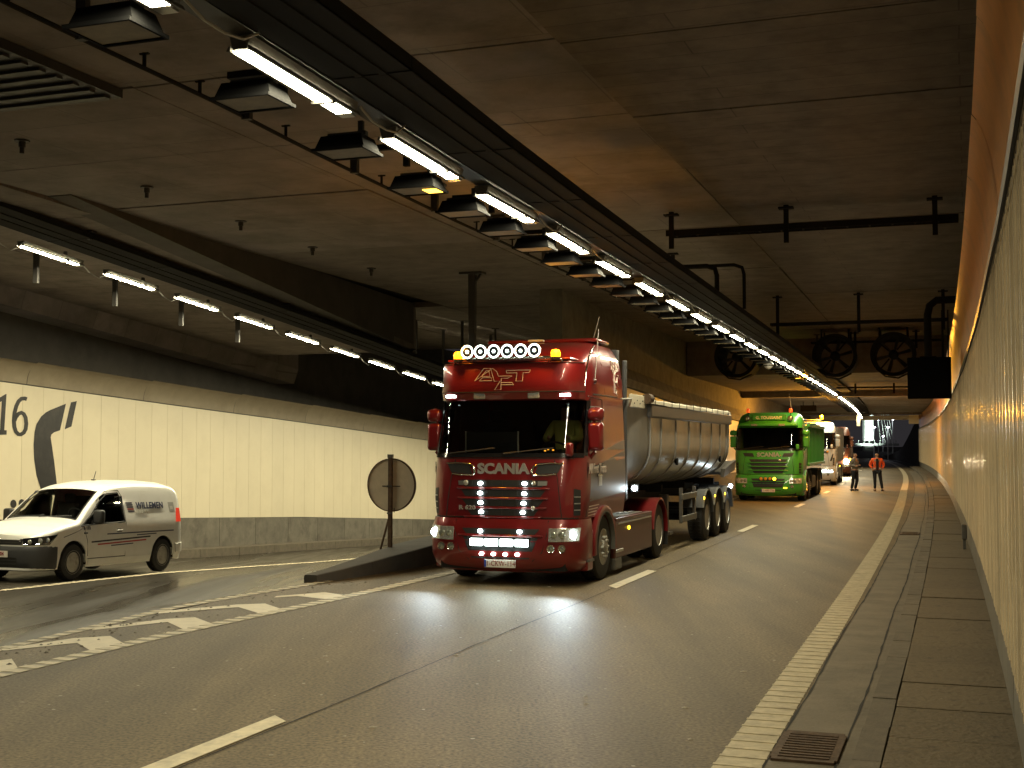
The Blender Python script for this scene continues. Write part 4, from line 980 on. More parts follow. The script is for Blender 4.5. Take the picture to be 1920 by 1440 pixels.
def truck_cab(root, paint, high, q):
    """European cab-over; local frame: x to the truck's left, y backwards, z up"""
    if high: LV = [(.98, 1.21, .09), (1.25, 1.245, .09), (1.50, 1.25, .11), (1.86, 1.245, .16), (1.90, 1.24, .17), (2.30, 1.225, .29), (2.72, 1.21, .42), (2.80, 1.21, .44), (3.05, 1.20, .50), (3.28, 1.17, .62), (3.44, 1.12, .80), (3.56, 1.05, 1.05), (3.64, .98, 1.35), (3.69, .86, 1.65)]
    else:    LV = [(.98, 1.21, .09), (1.25, 1.245, .09), (1.50, 1.25, .11), (1.86, 1.245, .16), (1.90, 1.24, .17), (2.30, 1.225, .27), (2.70, 1.21, .38), (2.78, 1.20, .42), (2.95, 1.17, .52), (3.10, 1.12, .68), (3.20, 1.05, .90), (3.26, .95, 1.15), (3.28, .86, 1.3)]
    B = 2.72 if high else 1.75
    S = Skin(LV, B, .38, .08); zw1 = 2.72 if high else 2.70
    zs = [l[0] for l in LV]
    n0 = 11
    S.shell('cab_body', paint, root, zs, (1.90, zw1, n0))
    # windscreen of real glass with a dark frit band
    b = MB(); ring = lambda z, d: [S.pt(a, z, d) for a in [lerp(-(1.24-.38+.38*1.571*.70), 1.24-.38+.38*1.571*.70, k/20) for k in range(21)]]
    b.loft([ring(z, -.004) for z in (1.89, 2.1, 2.3, 2.5, zw1+.01)], False, False); b.build('windscreen', MT['windscreen'], root, smooth=60)
    am = 1.24-.38+.38*1.571*.68
    b = MB()
    for sg in (-1, 1):
        b.patch(S.fm, [(sg*am, 1.90), (sg*(am+.09), 1.90), (sg*(am+.07), zw1), (sg*(am-.02), zw1)] if sg > 0 else [(-am-.09, 1.90), (-am, 1.90), (-am+.02, zw1), (-am-.07, zw1)], 3, 5, .012)
    b.build('pillar_trim', MT['black_gloss'], root, smooth=50)
    b = MB(); b.patch(S.fm, [(-am, 1.87), (am, 1.87), (am, 1.935), (-am, 1.935)], 18, 1, .012); b.build('cowl', MT['black_gloss'], root, smooth=50)
    b = MB()
    for x0, x1 in ((-.9, -.15), (.0, .78)): b.tube([S.pt(x0+(x1-x0)*k/4, 1.93+.02*k, .03) for k in range(5)], .010, 5)
    b.build('wiper', MT['black_plastic'], root)
    # dark cab interior: floor, dash, seats
    b = MB(); b.box((0, .62, 1.66), (2.2, .55, .40)); b.box((0, B-.12, 2.2), (2.2, .04, 1.5)); b.build('dashboard', MT['dark_int'], root, bevel=.04)
    for x in (-.62, .62): MB().box((x, 1.25, 1.72), (.5, .5, .18)).box((x, 1.52, 2.08), (.48, .14, .75), (R(-8), 0, 0)).box((x, 1.55, 2.52), (.28, .1, .18)).build('seat', MT['shirt_dark'], root, bevel=.05)
    b = MB(); b.lathe([(-.02, .21), (0, .235), (.02, .21)], 'z', 20, closed=True); st = b.build('steering_wheel', MT['black_plastic'], root); st.location = (.62, .86, 1.98); st.rotation_euler = (R(-35), 0, 0)
    # bumper and lower front
    LB = Skin([(.20, 1.12, .13), (.30, 1.21, .03), (.45, 1.25, -.02), (.66, 1.255, -.02), (.86, 1.25, .01), (.975, 1.235, .055)], .72, .40, .09)
    LB.shell('bumper', paint, root, [.20, .24, .30, .36, .45, .55, .66, .76, .86, .93, .975])
    # grille
    fm = S.fm; lm = LB.fm
    rows = [(1.49, .70, .62), (1.345, .68, .60), (1.205, .66, .57), (1.07, .58, .50)]
    for i, (z, w0, w1) in enumerate(rows):
        b = MB(); b.patch(fm, [(-w1, z-.050), (w1, z-.050), (w0, z+.050), (-w0, z+.050)], 10, 1, .006); b.build('grille_slot', MT['black_plastic'], root)
        b = MB(); b.patch(fm, [(-w0-.03, z-.086), (w0+.03, z-.086), (w0+.05, z-.056), (-w0-.05, z-.056)], 10, 1, .035); b.build('grille_bar', MT[paint], root, bevel=.012, smooth=40)
        for k in range(9):
            x = (-.8+.2*k)*w1
            if i < 4 and k % 2 == 0: MB().patch(fm, [(x-.006, z-.04), (x+.006, z-.04), (x+.006, z+.04), (x-.006, z+.04)], 1, 1, .004, .006).build('grille_vane', MT['steel_dark'], root)
    b = MB(); b.patch(lm, [(-.55, .755), (.55, .755), (.62, .835), (-.62, .835)], 10, 1, .006); b.build('grille_slot', MT['black_plastic'], root)
    b = MB(); b.patch(lm, [(-.46, .40), (.46, .40), (.60, .715), (-.60, .715)], 10, 2, .005); b.build('lower_intake', MT['black_plastic'], root)
    b = MB(); b.patch(lm, [(-.66, .720), (.66, .720), (.68, .750), (-.68, .750)], 10, 1, .030); b.build('grille_bar', MT[paint], root, bevel=.01, smooth=40)
    for sg in (-1, 1):   # panel seams of the bonnet
        seam(fm, [(sg*.93, 1.0), (sg*.90, 1.25), (sg*.86, 1.55), (sg*.80, 1.84)], root, .007)
        seam(lm, [(sg*.74, .96), (sg*.73, .74), (sg*.66, .50), (sg*.50, .37)], root, .007)
    seam(fm, [(x/10., 1.855) for x in range(-11, 12)], root, .006); seam(fm, [(x/10., .992) for x in range(-12, 13)], root, .009)
    # intakes beside the badge
    for sg in (-1, 1):
        qd = [(sg*.50, 1.625), (sg*.86, 1.645), (sg*.93, 1.775), (sg*.56, 1.765)]
        if sg < 0: qd = [qd[1], qd[0], qd[3], qd[2]]
        MB().patch(fm, qd, 5, 2, .006).build('intake', MT['black_plastic'], root)
        if high:
            pts = [fm(sg*a, z, .012) for a, z in ((.95, 1.785), (.75, 1.79), (.56, 1.775), (.49, 1.74), (.46, 1.66), (.48, 1.61), (.70, 1.615), (.84, 1.63))]
            MB().tube(pts, [.008, .014, .018, .02, .022, .018, .014, .010], 6).build('intake_rim', MT['chrome'], root, smooth=60)
        # corner air slots
        v0 = 1.24-.38+.38*1.571*.42
        MB().patch(fm, [(sg*v0, 1.03), (sg*(v0+.12), 1.03), (sg*(v0+.12), 1.40), (sg*v0, 1.42)] if sg > 0 else [(-v0-.12, 1.03), (-v0, 1.03), (-v0, 1.42), (-v0-.12, 1.40)], 2, 3, .005).build('corner_vent', MT['black_plastic'], root)
        for k in range(3):
            z = 1.11+k*.095; MB().tube([fm(sg*(v0+.01+.1*j), z, .012) for j in (0, .5, 1)], .009, 5).build('vent_vane', MT['steel_bright' if high else paint], root)
        # headlamp block
        h0, h1 = .76, 1.235
        MB().patch(lm, [(sg*h0, .655), (sg*h1, .665), (sg*(h1+.03), .86), (sg*h0, .85)] if sg > 0 else [(-h1, .665), (-h0, .655), (-h0, .85), (-h1-.03, .86)], 8, 2, .012).build('headlight', MT['lens'], root, bevel=.008)
        for a in (.835, .955): 
            p = lm(sg*a, .755, .02); disc('reflector', 'spot_face', root, p, .05, .01)
        p = lm(sg*1.11, .76, .02); hl = disc('headlight_bulb', 'headlight_lit' if high else 'lens', root, p, .062 if high else .05, .012)
        MB().patch(lm, [(sg*(h0-.02), .635), (sg*(h1+.02), .64), (sg*(h1+.02), .652), (sg*(h0-.02), .65)] if sg > 0 else [(-h1-.02, .64), (-h0+.02, .635), (-h0+.02, .65), (-h1-.02, .652)], 8, 1, .015).build('lamp_lip', MT[paint], root)
        for a in (.80, .965) if high else (.86,):
            p = lm(sg*a, .56, .008); disc('fog_light', 'spot_face', root, p, .050, .008)
            MB().lathe([(-.006, .050), (-.012, .058), (.004, .060)], 'y', 20, p).build('fog_ring', MT['chrome'], root)
    # steps and arches
    for sg in (-1, 1):
        y0 = 1.36; b = MB(); inner = []
        rr = [(.555, .60)]
        pts = [R(a) for a in range(-8, 189, 14)]
        rings = []
        for a in pts:
            c_, s_ = math.cos(a), math.sin(a)
            rings.append([(sg*.93, y0+.555*c_, .5+.555*s_), (sg*1.275, y0+.555*c_, .5+.555*s_), (sg*1.285, y0+.585*c_, .5+.585*s_), (sg*1.27, y0+.635*c_, .5+.635*s_), (sg*.93, y0+.635*c_, .5+.635*s_)])
        b.loft(rings, True, True); b.build('wheel_arch', MT[paint], root, smooth=40)
        b = MB(); b.loft([[(sg*1.20, y0+.535*math.cos(a), .5+.535*math.sin(a)), (sg*1.280, y0+.535*math.cos(a), .5+.535*math.sin(a)), (sg*1.280, y0+.556*math.cos(a), .5+.556*math.sin(a)), (sg*1.20, y0+.556*math.cos(a), .5+.556*math.sin(a))] for a in pts]); b.build('arch_trim', MT['galv'], root, smooth=40)
        b = MB(); b.box((sg*1.12, .60, .52), (.24, .30, .62)); b.build('step_box', MT[paint], root, bevel=.03)
        b = MB(); b.box((sg*1.15, .58, .36), (.24, .26, .035)); b.build('step', MT['galv'], root)
    # side windows, doors, handle
    for sg in (-1, 1):
        sm = S.sm(sg); y1 = 1.16 if high else 1.12
        MB().patch(sm, [(.60, 1.98), (y1-.1, 2.02), (y1, 2.62), (.70, 2.62)] if sg > 0 else [(y1-.1, 2.02), (.60, 1.98), (.70, 2.62), (y1, 2.62)], 2, 3, .006).build('side_window', MT['black_gloss'], root)
        MB().tube([sm(*p, .010) for p in ((.60, 1.98), (.70, 2.63), (y1, 2.63), (y1+.04, 2.4), (y1-.06, 2.06), (y1-.2, 1.99), (.60, 1.98))], .010, 5).build('window_frame', MT['galv' if high else paint], root)
        seam(sm, [(y1+.22, 1.02), (y1+.22, 2.1), (y1+.20, 2.75), (.55, 2.78)], root); seam(sm, [(.50, 1.72), (y1+.22, 1.78)], root, .008); seam(sm, [(.46, 1.0), (.46, 1.8)], root)
        MB().box((sg*1.262, y1-.12, 1.60), (.04, .20, .045)).build('door_handle', MT['chrome'], root, bevel=.01)
        # mirrors: arm, tall housing, wide-angle housing
        e = bpy.data.objects.new('mirror', None); col.objects.link(e); e.parent = root; e.location = (sg*1.33, .62, 2.2)
        MB().box((0, 0, -.02), (.24, .16, .42)).build('mirror_housing', MT[paint], e, bevel=.055, smooth=40)
        MB().box((0, 0, .31), (.26, .17, .20)).build('mirror_cap', MT[paint], e, bevel=.07, smooth=40)
        MB().box((0, .085, -.02), (.20, .01, .36)).box((0, .09, .31), (.2, .01, .14)).build('mirror_glass', MT['chrome'], e)
        MB().tube([(0, 0, .42), (-sg*.04, 0, .17), (-sg*.20, .12, .17)], .025, 8).tube([(-sg*.02, 0, -.24), (-sg*.10, .02, -.34), (-sg*.20, .12, -.36)], .03, 8).build('mirror_arm', MT[paint], e, smooth=50)
    e = MB().box((1.06, .12, 1.99), (.12, .10, .20)); e.build('front_mirror', MT[paint], root, bevel=.04, smooth=40)
    # axle, chassis
    for sg in (-1, 1): wheel(root, sg*1.08, 1.36, .5, .5, .30, 'rim', side=sg, steer=True)
    MB().box((0, 1.36, .5), (1.9, .14, .14)).build('front_axle', MT['steel_black'], root)
    MB().box((0, 1.4, .82), (1.6, 2.4, .32)).build('engine', MT['steel_black'], root, bevel=.05)
    MB().box((0, .35, .33), (2.0, .5, .2)).build('underrun', MT['steel_black'], root)
    return S, LB

def plate(root, LB, x, z, txt, tm='plate_text', w_=.50):
    p = LB.pt(x, z, .012)
    e = bpy.data.objects.new('number_plate', None); col.objects.link(e); e.parent = root; e.location = (x, p[1]-.012, z); e.empty_display_size = .05
    MB().box((0, 0, 0), (w_, .012, .115)).build('plate', MT['plate'], e, bevel=.004)
    MB().box((-w_/2+.018, -.007, 0), (.03, .004, .105)).build('country_band', MT['eu_blue'], e)
    if txt: letter_part('plate_letters', letters(txt, .108, .0, ext=.002, xs=.84, spacing=1.03), tm, e, (.015, -.008, 0))
def side_rot(sg): return (R(90), 0, R(90) if sg > 0 else R(-90))

# ---------------------------------------------------------------- red tractor unit
RS, RT = 17.2, -6.36
red = at('tractor_truck', RS, RT, 0, label='glossy red tractor unit with six roof spotlights and glowing grille lamps', cat='truck')
red.scale = (.97, 1, 1)
S, LB = truck_cab(red, 'red_paint', True, 1)
# big painted visor panel above the screen, over-windscreen lamps
Vz = Skin([(2.74, 1.19, .30), (2.86, 1.19, .24), (3.28, 1.17, .27), (3.32, 1.15, .34)], 1.2, .36, .08)
b = MB()
def vring(z, inset=0):
    A = [lerp(-1.30, 1.30, k/24) for k in range(25)]; P = [Vz.pt(a, z, -inset) for a in A]; return P
b.loft([vring(2.74, .10), vring(2.735), vring(2.80), vring(2.86), vring(3.05), vring(3.25), vring(3.29), vring(3.31, .25)], False, False)
b.build('sun_visor', MT['red_paint'], red, smooth=35)
MB().box((0, .62, 3.33), (2.0, .55, .03)).build('visor_deck', MT['red_paint'], red, bevel=.01)
MB().tube([Vz.pt(lerp(-1.28, 1.28, k/20), 3.275, .008) for k in range(21)], .007, 5).build('visor_seam', MT['joint'], red)
MB().tube([Vz.pt(lerp(-1.28, 1.28, k/20), 2.845, .006) for k in range(21)], .007, 5).build('visor_seam', MT['joint'], red)
for sg in (-1, 1):
    p = Vz.pt(sg*.44, 2.79, .006); MB().box((p[0], p[1], p[2]), (.19, .03, .095)).build('roof_lamp', MT['lens'], red, bevel=.015)
    p = Vz.pt(sg*.93, 2.79, .012); MB().box((p[0], p[1], p[2]), (.17, .03, .040)).build('position_lamp', MT['led_panel'], red, bevel=.01)
# A.F.T outline lettering
Ls = []
def outl(pts, parent, m='faded_letters', r=.005, closed=True, mp=None, name='visor_lettering'):
    P = [mp(*p, .006) for p in pts]; P = P+[P[0]] if closed else P
    MB().tube(P, r, 5).build(name, MT[m], parent)
vm = lambda a, z, d: Vz.pt(a, z, d)
def loc(u, v): return (-.53+(u-300)/290*.92, 3.20-(v-325)/105*.34)
outl([loc(*p) for p in ((305, 382), (352, 325), (388, 325), (408, 385), (438, 385), (412, 425), (444, 425), (444, 372), (478, 372), (500, 362), (430, 362), (420, 340), (398, 325))], red, mp=vm)
outl([loc(*p) for p in ((340, 362), (366, 335), (378, 335), (386, 362))], red, mp=vm)
outl([loc(*p) for p in ((330, 382), (346, 368), (392, 368), (396, 382))], red, mp=vm)
outl([loc(*p) for p in ((444, 392), (500, 392), (508, 402), (444, 402))], red, mp=vm)
outl([loc(*p) for p in ((470, 336), (592, 336), (584, 348), (556, 348), (552, 386), (520, 386), (524, 348), (472, 348))], red, mp=vm)
# light bar with six spotlights and two beacons
lb = bpy.data.objects.new('light_bar', None); col.objects.link(lb); lb.parent = red; lb.location = (0, .20, 3.345)
MB().tube([(-.86, .12, -.05), (-.84, .0, .0), (.86, .0, .0), (.88, .12, -.05)], .022, 8).build('bar', MT['chrome'], lb, smooth=50)
MB().box((0, .02, -.03), (1.5, .06, .035)).build('bracket', MT['red_dark'], lb)
for i in range(6):
    x = -.59+i*.218
    MB().lathe([(.10, .05), (.05, .09), (-.03, .104), (-.045, .100)], 'y', 24, (x, -.02, .10)).build('spotlight_housing', MT['chrome'], lb, smooth=50)
    MB().lathe([(-.044, .102), (-.052, .098), (-.050, .080), (-.044, .076)], 'y', 28, (x, -.02, .10), closed=True).build('spotlight_ring', MT['spot_rim'], lb)
    disc('spotlight_lens', 'spot_lit', lb, (x, -.056, .10), .076, .010)
    disc('spotlight_bulb', 'led_cold', lb, (x, -.072, .10), .018, .006)
    MB().box((x, .0, .0), (.04, .04, .04)).build('spotlight_foot', MT['red_dark'], lb)
for x in (-.76, .82):
    MB().lathe([(-.03, .07), (.03, .075), (.07, .06), (.085, 0)], 'z', 18, (x, .0, .03)).build('beacon', MT['beacon_lit'], lb, smooth=50)
    MB().lathe([(-.07, .06), (-.03, .075)], 'z', 18, (x, .0, .03)).build('beacon_base', MT['black_plastic'], lb)
    l = bpy.data.lights.new('beacon_glow', 'POINT'); l.energy = 42; l.color = (1, .42, .03); l.shadow_soft_size = .08
    o = bpy.data.objects.new('beacon_glow', l); col.objects.link(o); o.parent = lb; o.location = (x, -.16, .20)
# chrome edge strips of the roof fairing
for sg in (-1, 1):
    MB().tube([S.pt(sg*1.18, z, .012) for z in (2.80, 3.0, 3.2, 3.36, 3.50, 3.60)], .014, 6).build('fairing_trim', MT['chrome'], red, smooth=60)
    seam(S.sm(sg), [(.85, 2.82), (2.3, 2.82)], red, .009, name='roof_seam'); seam(S.sm(sg), [(1.55, 2.85), (1.50, 3.3), (1.40, 3.55)], red, .006, name='roof_seam')
MB().box((.05, 2.2, 3.72), (1.9, .8, .06)).build('roof_hatch', MT['red_paint'], red, bevel=.025, smooth=40)
MB().box((0, 1.7, 3.72), (.26, .10, .035)).build('roof_marker', MT['plate'], red, bevel=.01)
for p, q in (((1.22, .95, 3.02), (1.05, 1.75, 3.88)), ((.85, 2.1, 3.72), (.95, 2.15, 4.12))): MB().tube([p, q], .006, 5).build('antenna', MT['cable'], red)
disc('antenna_foot', 'red_dark', red, (1.2, .95, 3.02), .04, .03)
MB().box((-1.21, 2.79, 2.3), (.06, .12, 2.3)).box((1.21, 2.79, 2.3), (.06, .12, 2.3)).box((0, 2.79, 3.5), (2.2, .14, .25)).build('rear_deflector', MT['bumper_grey'], red, bevel=.02)
# badges
me = letters('SCANIA', .205, .0095, ext=.008, xs=1.14); letter_part('badge_letters', me, 'silver_letters', red, (0.0, S.pt(0, 1.70)[1]-.006, 1.70), (R(93), 0, 0))
me = letters('R 620', .085, .003, ext=.006, spacing=1.1, xs=1.25); letter_part('model_letters', me, 'silver_letters', red, (-.56, S.pt(-.5, 1.135)[1]-.034, 1.13), (R(90), 0, R(-3)))
disc('griffin_badge', 'silver_letters', red, (.50, S.pt(.5, 1.13)[1]-.03, 1.135), .034, .01); disc('griffin_badge', 'silver_letters', red, (-.60, S.pt(.6, 1.50)[1]-.01, 1.495), .040, .01)
disc('griffin_badge', 'silver_letters', red, (.50, S.pt(.5, 1.50)[1]-.01, 1.495), .034, .01)
for sg in (-1, 1): MB().patch(S.fm, [(sg*.56, 1.46), (sg*.70, 1.465), (sg*.71, 1.525), (sg*.56, 1.525)] if sg > 0 else [(-.72, 1.465), (-.64, 1.46), (-.64, 1.525), (-.73, 1.525)], 1, 1, .012).build('chrome_plate', MT['steel_bright'], red)
# glowing lamps in the grille
for z, m_, sk in ((1.49, .355, S), (1.345, .355, S), (1.205, .345, S), (1.07, .335, S), (.795, .315, LB)):
    for sg in (-1, 1): disc('grille_lamp', 'led_cold', red, sk.pt(sg*m_, z, .02), .027, .012, sx=1.45, dome=.5)
for i in range(4):
    x = -.36+i*.24; p = LB.pt(x, .635, .03)
    MB().box((p[0], p[1], p[2]), (.205, .035, .105)).build('work_light', MT['led_panel'], red, bevel=.012)
    MB().box((p[0], p[1]+.025, p[2]), (.225, .03, .125)).build('work_light_case', MT['black_plastic'], red, bevel=.01)
    disc('grille_lamp', 'led_cold', red, LB.pt(-.285+i*.19, .465, .02), .024, .012, sx=1.4, dome=.5)
plate(red, LB, 0.0, .325, '1-CKW-114')
# side lettering and graphics on both doors
for sg in (1, -1):
    sm = S.sm(sg)
    MB().patch(sm, [(.55, 1.22), (2.66, 1.30), (2.66, 1.98), (.62, 1.70)] if sg > 0 else [(2.66, 1.30), (.55, 1.22), (.62, 1.70), (2.66, 1.98)], 6, 3, .0025).build('grey_graphic', MT['grey_stripe'], red, smooth=50)
    MB().patch(sm, [(1.42, 1.98), (2.66, 1.985), (2.66, 2.14), (2.3, 2.10)] if sg > 0 else [(2.66, 1.985), (1.42, 1.98), (2.3, 2.10), (2.66, 2.14)], 4, 2, .0025).build('grey_graphic', MT['grey_stripe'], red, smooth=50)
    me = letters('All Fret Trans', .20, .004, ext=.003, xs=.85); letter_part('door_lettering', me, 'faded_letters', red, (sg*1.262, .95, 1.70), side_rot(sg))
    for i, t_ in enumerate(('transport', 'service', 'benelux')):
        pass
    for i in range(4): MB().patch(sm, [(.56, 1.14-i*.045), (1.1-.05*i, 1.15-i*.045), (1.1-.05*i, 1.165-i*.045), (.56, 1.155-i*.045)] if sg > 0 else [(1.1, 1.15-i*.045), (.56, 1.14-i*.045), (.56, 1.155-i*.045), (1.1, 1.165-i*.045)], 2, 1, .003).build('small_print_line', MT['faded_letters'], red) if 1.14-i*.045 > 1.0 else None
    # rampant griffin outline in silver strokes
    g = [[(0, .0), (.05, .12), (.03, .25), (.10, .36), (.08, .48), (.16, .52), (.24, .46)], [(.10, .36), (.20, .40), (.30, .50), (.36, .62)], [(.16, .44), (.26, .42), (.34, .44), (.42, .50)], [(.08, .48), (.04, .58), (.10, .62), (.14, .56), (.20, .60)], [(.05, .20), (.16, .22), (.24, .30), (.20, .20), (.28, .14)], [(.03, .10), (.14, .06), (.12, .0), (.22, -.04)], [(.24, .36), (.34, .34), (.40, .28)], [(.02, .36), (-.04, .44), (0, .52)]]
    for stx in g: MB().tube([sm(2.12+a*.95, 2.88+b_*.86, .006) for a, b_ in stx], [.004]+[.011]*(len(stx)-2)+[.004], 5).build('griffin_stroke', MT['faded_letters'], red, smooth=60)
    MB().patch(sm, [(1.02, 1.44), (1.22, 1.44), (1.22, 1.62), (1.06, 1.64)] if sg > 0 else [(1.22, 1.44), (1.02, 1.44), (1.06, 1.64), (1.22, 1.62)], 1, 1, .004).build('door_emblem', MT['white_letters'], red)
# chassis: side skirts, deck, drive axle, fifth wheel
for x in (-.42, .42): MB().box((x, 4.0, .80), (.09, 4.9, .26)).build('frame_rail', MT['red_dark'], red)
for sg in (-1, 1):
    MB().box((sg*1.19, 3.32, .56), (.10, 2.56, .62)).build('side_skirt', MT['red_dark'], red, bevel=.03, smooth=40)
    MB().box((sg*1.19, 3.32, .87), (.12, 2.5, .04)).build('skirt_cap', MT['red_dark'], red, bevel=.012)
    MB().box((sg*1.245, 3.35, .80), (.014, 2.3, .022)).build('skirt_trim', MT['steel_bright'], red)
    MB().box((sg*.88, 3.2, .885), (.50, 2.2, .02)).build('deck_plate', MT['steel_bright'], red)
    disc('side_marker', 'marker', red, (sg*1.246, 2.9, .70), .03, .012, 'x') if sg > 0 else None
    MB().box((sg*1.19, 2.25, .17), (.10, .42, .20)).build('air_tank_guard', MT['galv'], red, bevel=.03)
    MB().box((sg*1.235, 2.30, .37), (.03, .46, .05)).build('skirt_step', MT['steel_bright'], red, bevel=.01)
    for i in range(5): MB().box((sg*(.72+.08*i), 2.9+.2*i, .91), (.05, .5, .012)).build('hose', MT['cable'], red)
    b = MB(); y0 = 5.30; rings = []
    for a in [R(x) for x in range(-5, 186, 12)]:
        c_, s_ = math.cos(a), math.sin(a); rings.append([(sg*.62, y0+.56*c_, .5+.56*s_), (sg*1.24, y0+.56*c_, .5+.56*s_), (sg*1.25, y0+.575*c_, .5+.575*s_), (sg*1.24, y0+.60*c_, .5+.60*s_), (sg*.62, y0+.60*c_, .5+.60*s_)])
    b.loft(rings); b.build('rear_fender', MT['red_paint'], red, smooth=40)
    MB().box((sg*.93, 5.93, .42), (.6, .02, .45)).build('mud_flap', MT['rubber'], red)
    wheel(red, sg*1.06, 5.30, .5, .5, .29, 'rim', dual=True, side=sg)
MB().box((0, 5.3, .5), (1.6, .18, .18)).build('drive_axle', MT['steel_black'], red)
MB().lathe([(0, .5), (.08, .5), (.10, .45), (.10, 0)], 'z', 24, (0, 5.0, .96)).build('fifth_wheel', MT['steel_black'], red)
disc('work_lamp', 'headlight_lit', red, (1.12, 2.56, 1.36), .0, .01) if False else None
for sg, e_ in ((1, 260), (-1, 200)):
    l = bpy.data.lights.new('headlight_beam', 'SPOT'); l.energy = e_*.75; l.color = (.78, .93, 1); l.spot_size = R(72); l.spot_blend = .8; l.shadow_soft_size = .06
    o = bpy.data.objects.new('headlight_beam', l); col.objects.link(o); o.parent = red; o.location = (sg*1.03, -.06, .74); o.rotation_euler = (R(82), 0, R(180)-sg*R(0))
l = bpy.data.lights.new('work_light_beam', 'SPOT'); l.energy = 45; l.color = (.80, 1, .95); l.spot_size = R(110); l.spot_blend = .9; l.shadow_soft_size = .15
o = bpy.data.objects.new('work_light_beam', l); col.objects.link(o); o.parent = red; o.location = (0, -.12, .62); o.rotation_euler = (R(80), 0, R(180))

# ---------------------------------------------------------------- tipper trailer
tr = at('tipper_trailer', RS+2.6, RT, 0, label='grey steel tipper trailer with ribbed rounded tub coupled behind the red cab', cat='trailer')
def tz(z): return z
def tub_x(z, sc_=1.0):
    if z >= 2.05: return 1.21*sc_
    q = min(1, (2.05-z)/.80); return 1.21*sc_*max(0.0, (1-q**2.3))**(1/2.3)
def tub_ring(y, sc_=1.0, zo=0.0):
    Z = [2.80, 2.45, 2.05]+[2.05-.80*math.sin(R(a)) for a in (12, 26, 40, 54, 66, 76, 84, 90)]
    P = [(tub_x(z, sc_), y, z+zo) for z in Z]; return P+[(-x, y_, z) for x, y_, z in reversed(P[:-1])]
Y0, Y1 = 1.75, 10.1
b = MB(); b.loft([tub_ring(Y0, 1), tub_ring(3.5), tub_ring(6), tub_ring(8), tub_ring(Y1)], False, False); b.build('tub', MT['tub_steel'], tr, smooth=50)
b = MB(); b.loft([tub_ring(.42, .84, .02), tub_ring(.80, .93, .01), tub_ring(Y0-.012, .995)], False, False)
r0 = tub_ring(.42, .84, .02); b.add(r0, [tuple(range(len(r0)))]); b.build('front_bulkhead', MT['tub_paint'], tr, smooth=30)
r0 = tub_ring(Y1-.02, .99); MB().add(r0, [tuple(range(len(r0)))]).build('tailgate', MT['tub_steel'], tr)
def ribm(): 
    rings = []
    for (x, y, z) in tub_ring(0): rings.append((x, z))
    b = MB(); A = [(x*1.0, z) for x, z in rings]
    out = []
    for k, (x, z) in enumerate(A):
        a = A[max(0, k-1)]; c = A[min(len(A)-1, k+1)]; dx, dz = c[0]-a[0], c[1]-a[1]; n_ = math.hypot(dx, dz); nx, nz = dz/n_, -dx/n_
        if nx*x+nz*(z-2.0) < 0: nx, nz = -nx, -nz
        out.append([(x, -.020, z), (x+nx*.022, -.012, z+nz*.022), (x+nx*.022, .012, z+nz*.022), (x, .020, z)])
    b.loft(out, True, True); return b.mesh('rib', MT['tub_paint'], 40)
rm_ = ribm()
for i, y in enumerate((1.85, 2.75, 4.05, 5.35, 6.6, 7.85, 8.95, 9.8, 10.08)):
    o = bpy.data.objects.new('rib', rm_); col.objects.link(o); o.parent = tr; o.location = (0, y, -.0)
for sg in (-1, 1):
    MB().box((sg*1.23, 5.95, 2.66), (.11, 8.5, .24)).build('top_rail', MT['rail_grey'], tr, bevel=.03, smooth=40)
    MB().box((sg*1.20, .95, 2.80), (.06, .95, .22)).build('headboard_arm', MT['tarp'], tr, bevel=.01)
    for k in range(4): disc('bolt', 'steel_dark', tr, (sg*1.235, .62+.2*k, 2.76+.05*(k % 2)), .012, .008, 'x', 8)
    b = MB(); P = []
    for k in range(18):
        y = 1.55+k*.50; P.append([(sg*(.95), y, 2.865+.008*math.sin(k*1.7)), (sg*1.20, y, 2.865+.005*math.sin(k*2.3)), (sg*(1.285+.003*math.sin(k)), y, 2.835+.004*math.sin(k*2.9)), (sg*1.292, y, 2.775+.006*math.sin(k*1.3))])
    b.loft(P, False, False); b.build('tarp_hem', MT['tarp'], tr, smooth=60)
    lp = MB().box((0, 0, 0), (.008, .016, .12)).mesh('tarp_strap', MT['steel_dark'])
    for k in range(12):
        o = bpy.data.objects.new('tarp_strap', lp); col.objects.link(o); o.parent = tr; o.location = (sg*1.305, 1.9+k*.70, 2.82)
b = MB(); P = []
for k in range(18):
    y = 1.45+k*.51; P.append([(x, y, 2.862+.02*(1-(x/1.0)**2)+.010*math.sin(k*1.7+x*3)) for x in (-.98, -.6, -.2, .2, .6, .98)])
b.loft(P, False, False); b.build('tarp', MT['tarp'], tr, smooth=60)
b = MB(); b.tube([(1.27, 1.35, 2.86), (1.27, 1.6, 2.86)], .09, 10); b.build('tarp_roll_end', MT['rust'], tr, smooth=40)
b = MB(); b.tube([(1.22, .5, 2.83), (1.23, -.25, 2.80)], .014, 6); b.build('tie_line', MT['cable'], tr)
for x in (-.42, .42): MB().box((x, 5.6, 1.08), (.12, 9.4, .22)).build('chassis_beam', MT['steel_black'], tr)
for y in (1.2, 4.0, 6.2, 9.6): MB().box((0, y, 1.22), (1.9, .12, .14)).build('cross_member', MT['steel_black'], tr)
MB().box((0, 1.9, 1.18), (1.9, 1.4, .10)).build('coupling_plate', MT['steel_black'], tr)
MB().box((.0, .9, 1.4), (1.2, .5, .4)).build('ram_housing', MT['steel_black'], tr, bevel=.03)
